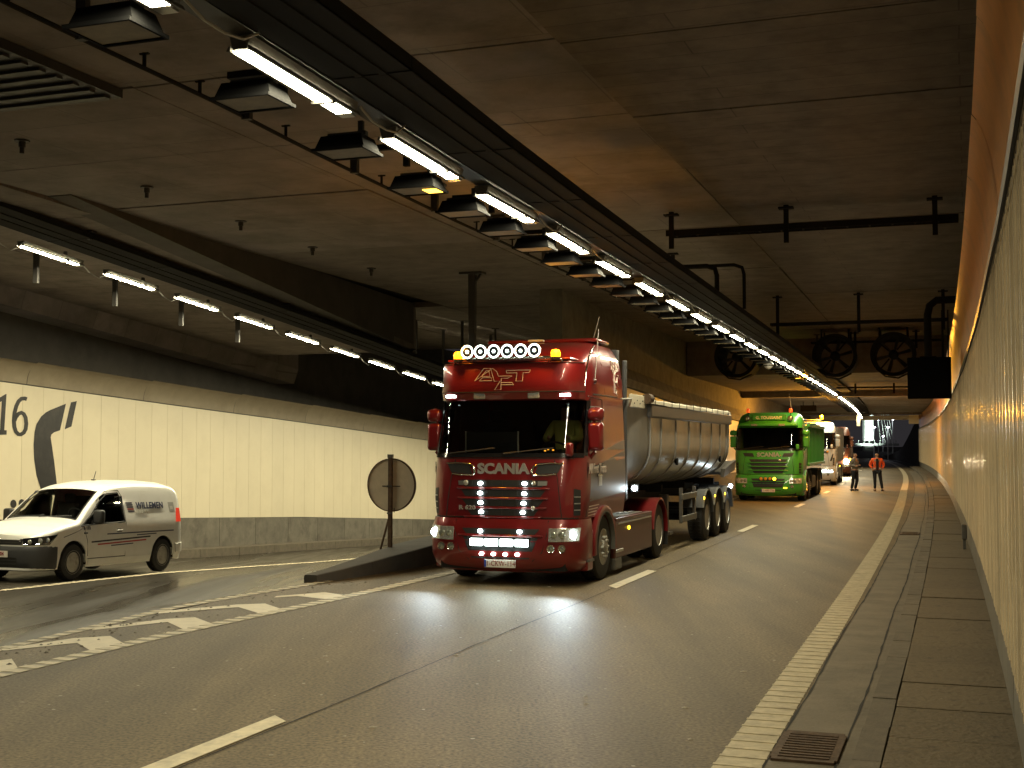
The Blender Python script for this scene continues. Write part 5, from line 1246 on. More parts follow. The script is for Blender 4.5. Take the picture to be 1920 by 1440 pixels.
for sg in (-1, 1):
    MB().box((sg*.85, 4.6, .70), (.16, .16, .75)).box((sg*.85, 4.6, .32), (.3, .3, .05)).build('landing_leg', MT['rail_grey'], tr)
    MB().box((sg*1.16, 5.55, 1.02), (.05, 1.5, .12)).build('side_guard', MT['galv'], tr, bevel=.01)
    MB().box((sg*1.16, 5.55, .58), (.05, 1.5, .12)).build('side_guard', MT['galv'], tr, bevel=.01)
    MB().box((sg*1.14, 4.86, .85), (.06, .08, .7)).box((sg*1.14, 6.2, .85), (.06, .08, .7)).build('guard_post', MT['rail_grey'], tr)
    for i, y in enumerate((7.2, 8.5, 9.8)):
        wheel(tr, sg*1.05, y, .5, .5, .36, 'rim', side=sg)
        b = MB(); rings = []
        for a in [R(x) for x in range(8, 173, 15)]:
            c_, s_ = math.cos(a), math.sin(a); rings.append([(sg*.80, y+.57*c_, .5+.57*s_), (sg*1.25, y+.57*c_, .5+.57*s_), (sg*1.26, y+.59*c_, .5+.59*s_), (sg*1.25, y+.61*c_, .5+.61*s_), (sg*.80, y+.61*c_, .5+.61*s_)])
        b.loft(rings); b.build('mudguard', MT['bumper_grey'], tr, smooth=40)
        b = MB(); b.loft([[(sg*1.235, y+.585*math.cos(R(x)), .5+.585*math.sin(R(x))), (sg*1.268, y+.585*math.cos(R(x)), .5+.585*math.sin(R(x))), (sg*1.268, y+.612*math.cos(R(x)), .5+.612*math.sin(R(x))), (sg*1.235, y+.612*math.cos(R(x)), .5+.612*math.sin(R(x)))] for x in range(8, 173, 15)]); b.build('mudguard_edge', MT['galv'], tr, smooth=40)
        if sg > 0: MB().box((1.262, y-.50, .93), (.02, .045, .045)).build('marker_lamp', MT['marker'], tr)
for y in (7.2, 8.5, 9.8): MB().box((0, y, .5), (1.7, .15, .15)).build('axle', MT['steel_black'], tr)
MB().hexa([(-1.1, 10.0, 1.35), (1.1, 10.0, 1.35), (1.18, 10.9, 1.62), (-1.18, 10.9, 1.62), (-1.15, 10.0, 1.40), (1.15, 10.0, 1.40), (1.22, 10.9, 1.67), (-1.22, 10.9, 1.67)]).build('rear_chute', MT['rail_grey'], tr)
MB().hexa([(1.10, 9.6, 1.30), (1.18, 9.6, 1.30), (1.24, 10.85, 1.45), (1.18, 10.85, 1.45), (1.12, 9.6, 1.5), (1.22, 9.6, 1.5), (1.27, 10.85, 1.70), (1.21, 10.85, 1.70)]).build('chute_cheek', MT['rail_grey'], tr)
MB().box((0, 10.3, .6), (2.3, .12, .15)).box((0, 10.25, 1.0), (1.9, .1, .35)).build('rear_bumper', MT['steel_black'], tr)
for y, z in ((.75, 1.33), (10.1, 1.08)):
    disc('side_work_lamp', 'headlight_lit', tr, (1.20 if y < 2 else 1.26, y-.02, z), .045, .02); MB().box((1.19 if y < 2 else 1.25, y+.05, z), (.13, .08, .13)).build('lamp_case', MT['black_plastic'], tr, bevel=.02)
    l = bpy.data.lights.new('side_lamp_beam', 'POINT'); l.energy = 12; l.color = (.8, .95, 1); l.shadow_soft_size = .04
    o = bpy.data.objects.new('side_lamp_beam', l); col.objects.link(o); o.parent = tr; o.location = (1.28, y-.14, z)
disc('marker_lamp', 'marker', tr, (1.10, .40, 1.38), .03, .01)
MB().patch(lambda a, z, d: (1.035+d, a, z), [(.50, 1.55), (.56, 1.55), (.56, 1.85), (.50, 1.85)], 1, 1, .01).patch(lambda a, z, d: (1.035+d, a, z), [(.50, 1.79), (.78, 1.79), (.78, 1.85), (.50, 1.85)], 1, 1, .012).build('yellow_marking', MT['amber_lens'], tr)
for z_, y in ((1.75, 4.35), (1.75, 9.2)): disc('inspection_cap', 'steel_black', tr, (1.16, y, z_-.02), .07, .03, 'x', 14)

# ---------------------------------------------------------------- green tipper truck
gr = at('tipper_truck', 46.3, -6.25, 0, label='bright green rigid tipper truck with roof sign and four amber grille spotlights', cat='truck')
S, LB = truck_cab(gr, 'green_paint', False, 0)
MB().box((0, .35, 2.80), (2.1, .35, .09)).build('sun_visor', MT['green_paint'], gr, bevel=.03)
for x in (-.5, .5): MB().box((x, .17, 2.80), (.22, .03, .07)).build('roof_lamp', MT['lens'], gr)
rb = bpy.data.objects.new('roof_sign', None); col.objects.link(rb); rb.parent = gr; rb.location = (0, .55, 3.08)
MB().box((0, 0, 0), (1.25, .08, .22)).build('sign_case', MT['green_body'], rb, bevel=.015); MB().box((0, -.045, 0), (1.19, .01, .17)).build('sign_face', MT['green_paint'], rb)
letter_part('sign_letters', letters('G. TOUSSAINT', .15, .004, ext=.004, xs=.98), 'plate', rb, (0, -.056, -.01))
for sg in (-1, 1):
    disc('roof_spotlight', 'spot_face', gr, (sg*.78, .48, 3.05), .09, .03); MB().lathe([(-.02, .09), (-.02, .105), (.08, .09)], 'y', 20, (sg*.78, .48, 3.05)).build('spotlight_ring', MT['black_plastic'], gr)
    MB().lathe([(-.03, .07), (.08, .065), (.12, .04), (.13, 0)], 'z', 16, (sg*.78, .62, 3.30)).build('beacon', MT['beacon_red'], gr, smooth=50)
    MB().box((sg*.78, .62, 3.18), (.03, .03, .2)).build('beacon_post', MT['steel_black'], gr)
MB().tube([(.80, .75, 3.3), (.72, .8, 3.95)], .008, 5).build('antenna', MT['cable'], gr)
letter_part('badge_letters', letters('SCANIA', .20, .010, ext=.008, xs=1.15), 'silver_letters', gr, (0, S.pt(0, 1.70)[1]-.006, 1.70), (R(93), 0, 0))
MB().box((.45, S.pt(0, 1.69)[1], 1.68), (.03, .02, .03)).build('badge_dot', MT['amber_lens'], gr)
for i in range(4):
    x = -.24+i*.16; MB().lathe([(-.03, .074), (.05, .07), (.06, 0)], 'y', 18, (x, LB.pt(0, .80)[1]-.05, .83)).build('spotlight_case', MT['black_plastic'], gr)
    disc('grille_spotlight', 'amber_lens' if i < 3 else 'marker', gr, (x, LB.pt(0, .80)[1]-.075, .83), .064, .01)
plate(gr, LB, 0, .40, '1-HRF-736')
MB().box((.62, LB.pt(.6, .50)[1]-.01, .50), (.12, .02, .035)).build('indicator', MT['marker'], gr)
disc('griffin_badge', 'silver_letters', gr, (.42, S.pt(.42, 1.49)[1]-.01, 1.50), .04, .01)
for x in (-.42, .42): MB().box((x, 5.4, .85), (.1, 7.6, .28)).build('frame_rail', MT['steel_black'], gr)
MB().hexa([(-1.22, 2.25, 1.30), (1.22, 2.25, 1.30), (1.22, 9.6, 1.30), (-1.22, 9.6, 1.30), (-1.25, 2.15, 2.80), (1.25, 2.15, 2.80), (1.25, 9.8, 2.80), (-1.25, 9.8, 2.80)]).build('dump_body', MT['green_body'], gr)
for sg in (-1, 1):
    rbm = MB().hexa([(-.04, -.035, 0), (.04, -.035, 0), (.04, .035, 0), (-.04, .035, 0), (-.01, -.035, 1.42), (.07, -.035, 1.42), (.07, .035, 1.42), (-.01, .035, 1.42)]).mesh('body_rib', MT['green_paint'])
    for i in range(12):
        o = bpy.data.objects.new('body_rib', rbm); col.objects.link(o); o.parent = gr; o.location = (sg*1.235, 2.5+i*.62, 1.33); o.rotation_euler = (0, 0, 0 if sg > 0 else math.pi)
    MB().box((sg*1.26, 5.95, 2.80), (.12, 7.5, .12)).build('body_rail', MT['green_paint'], gr, bevel=.02)
    MB().box((sg*1.25, 5.95, 1.32), (.10, 7.4, .12)).build('body_sill', MT['green_paint'], gr, bevel=.02)
    for y in (3.2, 6.9, 8.25): wheel(gr, sg*1.05, y, .5, .5, .30, 'rim', dual=y > 5, side=sg, steer=y < 5)
    for y in (3.2, 6.9, 8.25):
        b = MB(); b.loft([[(sg*.8, y+.57*math.cos(R(x)), .5+.57*math.sin(R(x))), (sg*1.24, y+.57*math.cos(R(x)), .5+.57*math.sin(R(x))), (sg*1.24, y+.60*math.cos(R(x)), .5+.60*math.sin(R(x))), (sg*.8, y+.60*math.cos(R(x)), .5+.60*math.sin(R(x)))] for x in range(10, 171, 16)]); b.build('mudguard', MT['bumper_grey'], gr, smooth=40)
    MB().box((sg*1.05, 5.0, .62), (.34, 1.6, .5)).build('fuel_tank', MT['galv'], gr, bevel=.08)
MB().tube([(-1.2, 2.2, 2.86), (-1.2, 2.2, 3.02), (1.2, 2.2, 3.02), (1.2, 2.2, 2.86)], .03, 6).build('tarp_bow', MT['cable'], gr)
MB().box((.3, 2.05, 3.06), (.6, .1, .06)).build('beam_lamp', MT['plate'], gr)
b = MB(); b.loft([[(x, y, 2.86+.14*math.cos(x)+.05*math.sin(y*2+x)) for x in (-1.2, -.6, 0, .6, 1.2)] for y in (2.3, 4, 6, 8, 9.6)], False, False); b.build('tarp', MT['bumper_grey'], gr, smooth=50)

# ---------------------------------------------------------------- white truck, mostly hidden, and the orange one behind it
wt = at('white_truck', 65.5, -6.30, 0, label='white truck with a lit amber beacon, half hidden behind the green tipper', cat='truck')
S, LB = truck_cab(wt, 'truck_white', False, 0)
disc('grille_badge', 'amber_lens', wt, (.85, .10, 1.72), .06, .02)
MB().patch(S.fm, [(.95, 1.25), (1.05, 1.25), (1.16, 1.62), (1.10, 1.62)], 2, 3, .012).build('corner_blade', MT['black_plastic'], wt)
MB().patch(LB.fm, [(.35, .66), (1.1, .66), (1.15, .80), (.35, .80)], 5, 2, .03).build('headlight_glow', MT['spot_rim'], wt)
MB().box((.70, .45, 3.02), (.9, .30, .38)).build('roof_light_box', MT['spot_rim'], wt, bevel=.08)
MB().lathe([(-.05, .09), (.08, .08), (.14, .05), (.15, 0)], 'z', 14, (.55, .6, 3.45)).build('beacon', MT['beacon_lit'], wt, smooth=50)
l = bpy.data.lights.new('beacon_glow', 'POINT'); l.energy = 1600; l.color = (1, .42, .03); l.shadow_soft_size = .1
o = bpy.data.objects.new('beacon_glow', l); col.objects.link(o); o.parent = wt; o.location = (.55, .45, 3.68)
MB().tube([(-.9, .6, 3.36), (.55, .6, 3.36)], .03, 6).build('light_bar', MT['galv'], wt)
MB().hexa([(-1.2, 2.2, 1.2), (1.2, 2.2, 1.2), (1.2, 8.6, 1.2), (-1.2, 8.6, 1.2), (-1.24, 2.2, 3.0), (1.24, 2.2, 3.0), (1.24, 8.6, 3.0), (-1.24, 8.6, 3.0)]).build('cargo_body', MT['rail_grey'], wt)
for sg in (-1, 1):
    for y in (5.6, 7.0): wheel(wt, sg*1.05, y, .5, .5, .30, 'rim', dual=True, side=sg)
    MB().box((sg*1.1, 4.0, .65), (.25, 1.8, .5)).build('tank', MT['galv'], wt, bevel=.05)
    disc('side_marker', 'marker', wt, (sg*1.25, 3.6, .95), .04, .02, 'x')
MB().box((0, 5, .85), (.9, 7.0, .25)).build('frame_rail', MT['steel_black'], wt)
ot = at('works_truck', 84.5, -6.35, 0, label='dim orange works truck with one dazzling headlight and red striped front, last of the queue', cat='truck')
S, LB = truck_cab(ot, 'orange_paint', False, 0)
for i in range(5):
    MB().patch(S.fm, [(-.75+i*.34, 1.30), (-.60+i*.34, 1.30), (-.45+i*.34, 1.62), (-.60+i*.34, 1.62)], 1, 1, .03).build('warning_stripe', MT['plate'], ot)
p = LB.pt(.98, .90, .05); disc('headlight_bulb', 'headlight_warm', ot, (p[0], p[1]-.03, 1.0), .16, .05)
disc('headlight_bulb', 'headlight_warm', ot, (-p[0], p[1]-.03, 1.0), .05, .05)
l = bpy.data.lights.new('headlight_beam', 'SPOT'); l.energy = 900; l.color = (1, .80, .50); l.spot_size = R(70); l.spot_blend = .8; l.shadow_soft_size = .1
o = bpy.data.objects.new('headlight_beam', l); col.objects.link(o); o.parent = ot; o.location = (p[0], p[1]-.15, 1.0); o.rotation_euler = (R(84), 0, R(180))
disc('indicator', 'marker', ot, (1.22, .3, 1.15), .06, .03)
MB().box((0, 5.2, 1.9), (2.3, 6.0, 1.4)).build('cargo_body', MT['orange_paint'], ot, bevel=.05)
for sg in (-1, 1):
    for y in (5.4, 6.8): wheel(ot, sg*1.05, y, .5, .5, .30, 'rim', dual=True, side=sg)
MB().box((0, 5, .85), (.9, 7.0, .25)).build('frame_rail', MT['steel_black'], ot)

# ---------------------------------------------------------------- white van
van = at('panel_van', 17.72, -16.0, -.355, label='white small panel van with dark grey bumper parked by the ramp wall', cat='van')
van.rotation_euler = (R(-1.9), 0, hd(17.7)+R(.5)); van.rotation_mode = 'XYZ'
zt_ = lambda y: interp(y, [(0, .84), (.05, .88), (.15, .92), (.4, 1.00), (.7, 1.06), (1.0, 1.105), (1.08, 1.13), (1.3, 1.30), (1.5, 1.455), (1.7, 1.60), (1.85, 1.68), (2.05, 1.745), (2.3, 1.785), (2.8, 1.815), (3.4, 1.82), (3.9, 1.80), (4.15, 1.76), (4.28, 1.70), (4.36, 1.58), (4.40, 1.40)])
def zb_(y):
    z = .22
    for yc in (.90, 3.65):
        if abs(y-yc) < .385: z = max(z, .33+math.sqrt(.385**2-(y-yc)**2))
    return z
def hwv(z): return interp(z, [(.2, .85), (.35, .885), (.6, .893), (.9, .885), (1.0, .875), (1.3, .815), (1.55, .765), (1.82, .70)])
def prv(y):
    if y < .42: return (.47+math.sqrt(max(0, .42**2-(.42-y)**2)))/.89
    if y > 4.15: return 1-.10*((y-4.15)/.25)**2
    return 1.0
rv = lambda y: interp(y, [(0, .14), (1.0, .13), (1.4, .10), (2.2, .14), (4.4, .16)])
def vx(y, z, d=0):
    zt, r = zt_(y), rv(y); q = max(0, min(1, (z-(zt-r))/r)); return prv(y)*hwv(z)*(1-q**2.4)**(1/2.4)+d
def vring(y):
    zt, r, zb = zt_(y), rv(y), zb_(y); Z = [lerp(zb, zt-r, k/20) for k in range(21)]; P = [(vx(y, z), y, z) for z in Z]
    W0 = prv(y)
    for k in range(1, 13):
        th = R(90)*k/12; u = math.cos(th)**(2/2.4) if k < 12 else 0; q = (1-u**2.4)**(1/2.4); z = zt-r+r*q; P.append((W0*hwv(z)*u, y, z))
    return P+[(-x, yy, z) for x, yy, z in reversed(P[:-1])]
ys = sorted(set([0, .02, .05, .10, .17, .26, .34, .42, .47, .51, .515]+[.515+.77*k/18 for k in range(19)]+[1.3, 1.35, 1.4, 1.5, 1.6, 1.7, 1.78, 1.9, 2.05, 2.2, 2.4, 2.8, 3.1, 3.26]+[3.265+.77*k/18 for k in range(19)]+[4.08, 4.15, 4.22, 4.28, 4.32, 4.36, 4.38, 4.40]+[1.08, 1.14]))
b = MB(); rings = [vring(y) for y in ys]; nv = len(rings[0])
hole = lambda i, k: ys[i] >= 1.08 and ys[i] < 1.775 and 24 <= k < nv-25
win = lambda i, k: k < 20 and inwin((rings[i][k][1]+rings[i+1][k][1])/2, (rings[i][k][2]+rings[i+1][k+1][2])/2)
def inwin(y, z): return 1.46 < y < 2.33 and z > 1.03 and z < min(1.52, 1.13+(y-1.40)*1.05)
nh = nv
b.loft(rings, True, True, lambda i, k: hole(i, k) or win(i, k if k < nh//2 else max(0, nh-2-k))); b.build('body', MT['white_paint'], van, smooth=38)
b = MB(); gl_ = [[(x*1.0, y, z+.004) for (x, y, z) in vring(y)[24:nv-24]] for y in [v for v in ys if 1.08 <= v <= 1.79]]
b.loft(gl_, False, False); b.build('windscreen', MT['van_glass'], van, smooth=60)
b = MB(); b.tube([gl_[0][k] for k in range(len(gl_[0]))], .012, 5); b.tube([g[0] for g in gl_], .012, 5); b.tube([g[-1] for g in gl_], .012, 5); b.build('screen_seal', MT['black_plastic'], van)
MB().tube([(-.6, 1.02, 1.13), (0, 1.06, 1.15), (.05, 1.10, 1.16)], .010, 5).tube([(.0, 1.02, 1.13), (.5, 1.05, 1.15), (.66, 1.10, 1.15)], .010, 5).build('wiper', MT['black_plastic'], van)
MB().box((0, 1.32, .93), (1.5, .4, .18)).box((0, 1.9, .4), (1.6, 1.8, .2)).box((0, 2.75, 1.15), (1.4, .04, .7)).build('dashboard', MT['dark_int'], van, bevel=.03)
for x in (-.38, .38): MB().box((x, 2.0, .85), (.46, .5, .16)).box((x, 2.28, 1.1), (.44, .12, .55), (R(-12), 0, 0)).box((x, 2.36, 1.46), (.24, .09, .17)).build('seat', MT['shirt_dark'], van, bevel=.04)
st = MB().lathe([(-.015, .17), (0, .19), (.015, .17)], 'z', 20, closed=True).build('steering_wheel', MT['black_plastic'], van); st.location = (.38, 1.62, 1.14); st.rotation_euler = (R(-55), 0, 0)
NB = Skin([(.20, .84, .06), (.26, .885, .0), (.45, .895, -.03), (.60, .895, -.025), (.64, .89, .0)], .52, .42, .0)
NB.shell('front_bumper', 'bumper_grey', van, [.20, .23, .26, .36, .45, .55, .60, .635])
NF = Skin([(.6, .89, .0), (.90, .885, .02)], .9, .42, .0)
for z in (.30, .36, .42): MB().patch(NB.fm, [(-.42, z), (.42, z), (.42, z+.025), (-.42, z+.025)], 6, 1, .008).build('bumper_slat', MT['black_plastic'], van)
MB().patch(NF.fm, [(-.50, .66), (.50, .66), (.52, .765), (-.52, .765)], 8, 1, .010).build('grille', MT['black_plastic'], van)
for z in (.69, .735): MB().patch(NF.fm, [(-.49, z), (.49, z), (.49, z+.012), (-.49, z+.012)], 8, 1, .016).build('grille_slat', MT['steel_dark'], van)
for sg in (-1, 1):
    qd = [(sg*.52, .655), (sg*.98, .665), (sg*1.14, .84), (sg*.52, .775)]
    if sg < 0: qd = [qd[1], qd[0], qd[3], qd[2]]
    MB().patch(NF.fm, qd, 8, 3, .012).build('headlight', MT['black_gloss'], van, smooth=50)
    for a, z, r in ((.64, .715, .042), (.80, .73, .052), (.93, .745, .040)): 
        disc('headlight_reflector', 'lens', van, NF.pt(sg*a, z, .018), r, .01)
    MB().tube([NF.pt(sg*a, z, .018) for a, z in ((.54, .672), (.8, .678), (.97, .69), (1.08, .79))], .008, 5).build('headlight_trim', MT['chrome'], van)
b = MB(); b.lathe([(-.012, .062), (-.018, .056), (0, .052)], 'y', 24, (0, -.02, .712)); b.build('front_emblem', MT['chrome'], van)
for pts in (((-.035, .745), (-.012, .70), (0, .72), (.012, .70), (.035, .745)), ((-.045, .72), (-.02, .675), (0, .705), (.02, .675), (.045, .72))): MB().tube([(x, -.045, z) for x, z in pts], .005, 4).build('emblem_stroke', MT['chrome'], van)
e = bpy.data.objects.new('number_plate', None); col.objects.link(e); e.parent = van; e.location = (0, -.05, .50)
MB().box((0, 0, 0), (.50, .012, .11)).build('plate', MT['plate'], e); letter_part('plate_letters', letters('1-PTR-004', .10, .003, ext=.002, xs=.78), 'plate_text', e, (0, -.008, 0))
for sg in (-1, 1):
    sm = lambda y, z, d, sg=sg: (sg*vx(y, z, d), y, z)
    fl = lambda q: q if sg > 0 else [q[1], q[0], q[3], q[2]]
    MB().patch(sm, fl([(1.42, 1.00), (2.38, 1.035), (2.30, 1.56), (1.86, 1.53)]), 6, 5, .005).build('door_window', MT['van_glass'], van, smooth=50)
    MB().patch(sm, fl([(1.16, .985), (1.42, 1.00), (1.62, 1.25), (1.40, 1.14)]), 3, 2, .005).build('quarter_window', MT['side_glass'], van, smooth=50)
    MB().tube([sm(y, z, .006) for y, z in ((1.10, .97), (1.40, .99), (2.40, 1.025), (2.34, 1.45), (2.27, 1.575), (1.95, 1.56), (1.7, 1.42), (1.4, 1.16), (1.10, .97))], .011, 5).build('window_seal', MT['black_plastic'], van)
    e = bpy.data.objects.new('mirror', None); col.objects.link(e); e.parent = van; e.location = (sg*1.02, 1.42, 1.13)
    MB().box((0, 0, 0), (.20, .13, .26)).build('mirror_housing', MT['black_plastic'], e, bevel=.04, smooth=40); MB().box((-sg*.12, .02, -.09), (.12, .06, .05)).build('mirror_arm', MT['black_plastic'], e)
    for pts in (((1.30, .42), (1.28, .7), (1.18, .97)), ((2.42, .36), (2.44, 1.0), (2.40, 1.5), (2.3, 1.62), (1.9, 1.60), (1.6, 1.42)), ((1.30, .37), (2.42, .37)), ((2.42, 1.03), (2.44, 1.03)), ((.62, .78), (.95, .86), (1.12, .92))):
        MB().tube([sm(y, z, .0) for y, z in pts], .006, 4).build('door_seam', MT['joint'], van)
    MB().box((sg*.905, 2.22, .86), (.03, .16, .035)).build('door_handle', MT['chrome'] if False else MT['white_paint'], van, bevel=.01); MB().box((sg*.893, 2.22, .86), (.012, .13, .06)).build('handle_recess', MT['joint'], van)
    MB().box((sg*.90, 1.22, .84), (.02, .09, .03)).build('side_indicator', MT['black_plastic'], van, bevel=.006)
    MB().patch(sm, fl([(4.10, .98), (4.34, .98), (4.33, 1.26), (4.16, 1.26)]), 2, 3, .008).build('tail_light', MT['taillight'], van)
    MB().patch(sm, fl([(4.08, .36), (4.38, .36), (4.38, .56), (4.06, .54)]), 2, 2, .03).build('rear_bumper', MT['white_paint'], van, bevel=.01)
    MB().patch(sm, fl([(1.32, .245), (3.24, .245), (3.24, .36), (1.32, .36)]), 12, 1, .012).build('sill', MT['white_paint'], van, bevel=.005)
    # wheel arch linings and wheels
    for yc in (.90, 3.65):
        MB().loft([[(sg*x, yc+.378*math.cos(R(a)), .33+.378*math.sin(R(a))) for x in (.55, .875)] for a in range(-10, 191, 20)], False, False).build('arch_lining', MT['joint'], van)
        wheel(van, sg*.79, yc, .325, .325, .20, 'rim_steel', side=sg)
    # stripes
    for m_, y0, y1, z0, z1, h in (('navy', 1.86, 4.30, .79, .80, .022), ('navy', 2.78, 3.42, .745, .755, .020), ('black_plastic', 1.40, 3.22, .655, .70, .028), ('stripe_red', 1.58, 3.08, .605, .64, .026), ('navy', 1.98, 2.66, .572, .588, .020)):
        MB().patch(sm, fl([(y0, z0), (y1, z1), (y1, z1+h), (y0, z0+h)]), 8, 1, .0025).build('body_stripe', MT[m_], van)
    x0 = sg*(vx(3.3, 1.30)+.004); tilt = R(-7.0)
    rt = Matrix.Rotation(R(90)*sg, 4, 'Z') @ Matrix.Rotation(R(90)+R(-12), 4, 'X')
    def vt(txt, size, bold, m, y, z, xs=1.0, sp=1.0):
        o = letter_part('body_lettering', letters(txt, size, bold, ext=.002, xs=xs, spacing=sp), m, van, (sg*(vx(y, z)+.010), y, z)); o.rotation_euler = rt.to_euler(); return o
    vt('WILLEMEN', .175, .006, 'navy', 3.26, 1.315, 1.0, 1.08); vt('INFRA', .105, .001, 'faded_grey', 2.98, 1.20, 1.1, 1.2)
    vt('B 173', .085, .001, 'navy', 1.26, .925)
    for i, m_ in enumerate(('navy', 'navy', 'navy', 'stripe_red', 'navy')):
        z = 1.365-i*.040; MB().patch(sm, fl([(2.50+.012*i, z), (2.70+.012*i, z), (2.70+.012*i, z+.020), (2.50+.012*i, z+.020)]), 1, 1, .003).build('logo_bar', MT[m_], van)
    MB().patch(sm, fl([(3.92, 1.19), (4.10, 1.19), (4.08, 1.38), (3.90, 1.38)]), 2, 2, .003).build('logo_square', MT['logo_grey'], van)
    MB().patch(sm, fl([(3.955, 1.23), (4.05, 1.23), (4.04, 1.30), (3.945, 1.30)]), 2, 2, .005).build('logo_inset', MT['white_letters'], van)
MB().tube([(0, 2.55, 1.80), (0, 2.62, 1.98)], .006, 5).build('antenna', MT['black_plastic'], van)
MB().box((0, 2.55, 1.815), (.05, .08, .02)).build('antenna_foot', MT['black_plastic'], van)

# ---------------------------------------------------------------- people
def skin_mesh(name, m, parent, J, E_, root=0, sub=2):
    keys = list(J); me = bpy.data.meshes.new(name)
    me.from_pydata([J[k][0] for k in keys], [(keys.index(a), keys.index(c)) for a, c in E_], [])
    o = bpy.data.objects.new(name, me); col.objects.link(o); o.parent = parent
    md = o.modifiers.new('skin', 'SKIN'); md.use_smooth_shade = True
    if not me.skin_vertices: me.attributes.new
    sv = me.skin_vertices[0].data if me.skin_vertices else None
    for i, k in enumerate(keys):
        r = J[k][1]; sv[i].radius = r if isinstance(r, tuple) else (r, r); sv[i].use_root = (i == root)
    s_ = o.modifiers.new('sub', 'SUBSURF'); s_.levels = sub; s_.render_levels = sub
    me.materials.append(MT[m]); return o
def person(s, t, rz, pose, jacket, label, vest=False, z=0, seated=False):
    e = at('person', s, t, z, label=label, cat='person'); e.rotation_euler[2] += rz
    P = pose
    body = {'hip': (P['hip'], (.13, .10)), 'waist': (P['waist'], (.12, .09)), 'chest': (P['chest'], (.16, .11)), 'neck': (P['neck'], .055), 'head': (P['head'], (.075, .085)), 'crown': (P['crown'], (.07, .08))}
    Ed = [('hip', 'waist'), ('waist', 'chest'), ('chest', 'neck'), ('neck', 'head'), ('head', 'crown')]
    for S_ in ('l', 'r'):
        body.update({S_+'sh': (P[S_+'sh'], .055), S_+'el': (P[S_+'el'], .042), S_+'wr': (P[S_+'wr'], .028), S_+'ha': (P[S_+'ha'], (.022, .038)), S_+'th': (P[S_+'th'], .085), S_+'kn': (P[S_+'kn'], .055), S_+'an': (P[S_+'an'], .038), S_+'to': (P[S_+'to'], (.04, .028))})
        Ed += [('chest', S_+'sh'), (S_+'sh', S_+'el'), (S_+'el', S_+'wr'), (S_+'wr', S_+'ha'), ('hip', S_+'th'), (S_+'th', S_+'kn'), (S_+'kn', S_+'an'), (S_+'an', S_+'to')]
    skin_mesh('body', 'skin', e, body, Ed)
    jk = {'hem': (tuple(Vector(P['hip'])+Vector((0, 0, -.02))), (.185, .135)), 'waist': (P['waist'], (.175, .125)), 'chest': (P['chest'], (.19, .13)), 'collar': (tuple(Vector(P['neck'])+Vector((0, 0, -.03))), .075)}
    Je = [('hem', 'waist'), ('waist', 'chest'), ('chest', 'collar')]
    for S_ in ('l', 'r'):
        jk.update({S_+'sh': (P[S_+'sh'], .082), S_+'el': (P[S_+'el'], .066), S_+'wr': (P[S_+'wr'], .052)}); Je += [('chest', S_+'sh'), (S_+'sh', S_+'el'), (S_+'el', S_+'wr')]
    skin_mesh('jacket', jacket, e, jk, Je)
    tr_ = {'hip': (tuple(Vector(P['hip'])+Vector((0, 0, .02))), (.165, .12))}; Te = []
    for S_ in ('l', 'r'):
        tr_.update({S_+'th': (P[S_+'th'], .105), S_+'kn': (P[S_+'kn'], .078), S_+'an': (P[S_+'an'], .062)}); Te += [('hip', S_+'th'), (S_+'th', S_+'kn'), (S_+'kn', S_+'an')]
    skin_mesh('trousers', 'trousers', e, tr_, Te)
    if not seated:
        for S_ in ('l', 'r'):
            a, c = Vector(P[S_+'an']), Vector(P[S_+'to'])
            skin_mesh('shoe', 'shoe', e, {'a': (tuple(a+Vector((0, 0, -.02))), .055), 'b': (tuple(a+Vector((0, .03, -.045))), .052), 'c': (tuple(c), (.052, .035))}, [('b', 'a'), ('a', 'c')], sub=1)
    skin_mesh('hair', 'hair', e, {'a': (tuple(Vector(P['crown'])+Vector((0, .012, .012))), (.078, .088)), 'b': (tuple(Vector(P['head'])+Vector((0, .035, .03))), .07)}, [('a', 'b')])
    h = Vector(P['head'])
    MB().hexa([(h.x-.018, h.y-.088, h.z-.03), (h.x+.018, h.y-.088, h.z-.03), (h.x+.012, h.y-.06, h.z-.03), (h.x-.012, h.y-.06, h.z-.03), (h.x-.008, h.y-.095, h.z+.025), (h.x+.008, h.y-.095, h.z+.025), (h.x+.01, h.y-.06, h.z+.03), (h.x-.01, h.y-.06, h.z+.03)]).build('nose', MT['skin'], e, smooth=60)
    for x in (-.032, .032): MB().lathe([(-.006, 0), (-.004, .010), (.004, .010)], 'y', 8, (h.x+x, h.y-.084, h.z+.03)).build('eye', MT['shirt_dark'], e)
    return e
std = dict(hip=(0, 0, .93), waist=(0, 0, 1.10), chest=(0, 0, 1.34), neck=(0, 0, 1.50), head=(0, -.02, 1.60), crown=(0, -.01, 1.68),
    lsh=(.19, 0, 1.41), lel=(.31, .06, 1.17), lwr=(.22, -.07, 1.00), lha=(.19, -.10, .94), rsh=(-.19, 0, 1.41), rel=(-.31, .06, 1.17), rwr=(-.22, -.07, 1.00), rha=(-.19, -.10, .94),
    lth=(.11, 0, .86), lkn=(.16, -.02, .48), lan=(.22, 0, .09), lto=(.25, -.17, .04), rth=(-.11, 0, .86), rkn=(-.10, -.01, .48), ran=(-.10, .02, .09), rto=(-.13, -.15, .04))
pa = person(58.6, -2.83, R(8), std, 'hivis', 'person in open orange hi-vis jacket and dark trousers standing on the road, facing the camera')
MB().loft([[(-.055, -.142, .93), (.055, -.142, .93)], [(-.06, -.145, 1.12), (.06, -.145, 1.12)], [(-.065, -.155, 1.30), (.065, -.155, 1.30)], [(-.05, -.10, 1.45), (.05, -.10, 1.45)]], False, False).build('shirt', MT['shirt_dark'], pa, smooth=60)
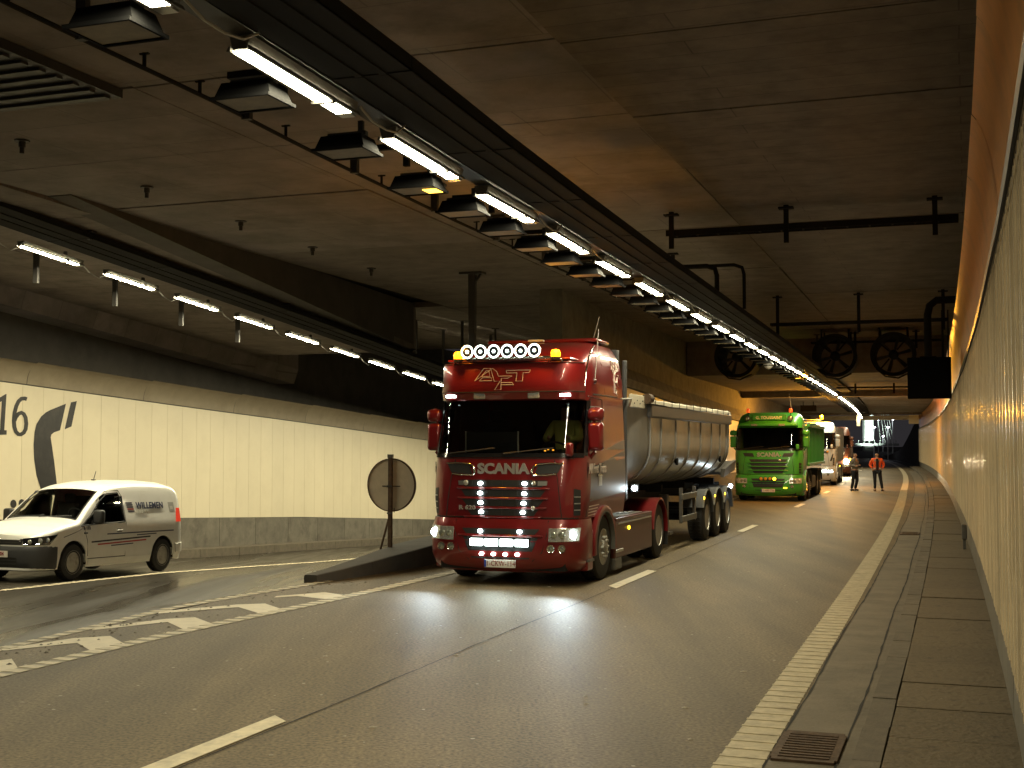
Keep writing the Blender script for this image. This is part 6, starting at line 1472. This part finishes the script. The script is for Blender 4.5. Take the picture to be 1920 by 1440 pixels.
for sg in (-1, 1):
    MB().patch(lambda a, z, d: (sg*a, -.150-d+.25*max(0, a-.12), z), [(.075, 1.0), (.165, 1.0), (.165, 1.04), (.075, 1.04)], 2, 1, .012).build('reflective_band', MT['reflect'], pa)
side = dict(std); side.update(hip=(0, .02, .93), waist=(0, -.01, 1.10), chest=(0, .0, 1.34), lel=(.24, .10, 1.16), lwr=(.16, -.14, 1.14), lha=(.10, -.22, 1.16), rel=(-.24, .10, 1.16), rwr=(-.16, -.14, 1.12), rha=(-.10, -.22, 1.15),
    lkn=(.10, -.05, .48), lan=(.10, .06, .09), lto=(.12, -.12, .04), rkn=(-.10, .03, .48), ran=(-.10, .12, .09), rto=(-.12, -.05, .04))
person(58.3, -3.78, R(62), side, 'shirt_grey', 'person in pale grey top and black trousers standing sideways before the headlight')
# driver behind the red truck's screen
sit = dict(hip=(0, .0, .18), waist=(0, .02, .34), chest=(0, .03, .58), neck=(0, .0, .74), head=(0, -.04, .84), crown=(0, -.02, .92),
    lsh=(.19, .02, .65), lel=(.27, -.16, .42), lwr=(.16, -.38, .44), lha=(.12, -.44, .46), rsh=(-.19, .02, .65), rel=(-.27, -.16, .42), rwr=(-.16, -.38, .44), rha=(-.12, -.44, .46),
    lth=(.10, -.06, .16), lkn=(.14, -.44, .20), lan=(.14, -.52, -.15), lto=(.14, -.62, -.20), rth=(-.10, -.06, .16), rkn=(-.14, -.44, .20), ran=(-.14, -.52, -.15), rto=(-.14, -.62, -.20))
person(RS+1.28, RT+.62, 0, sit, 'vest_yellow', 'driver in a pale yellow vest sitting behind the windscreen of the red tractor unit', z=1.72, seated=True)
# little orange warning lamps and the message strip on the red truck's dash
MB().box((-.25, .33, 2.10), (.85, .03, .30)).build('dash_board_sign', MT['black_plastic'], red)
for x in (-.68, .18): MB().box((x, .315, 2.10), (.018, .02, .32)).build('sign_edge', MT['plate'], red)
for x, z in ((.55, 1.97), (.60, 1.99), (.68, 1.98)): MB().box((x, .5, z), (.025, .02, .02)).build('dash_lamp', MT['dash_light'], red)
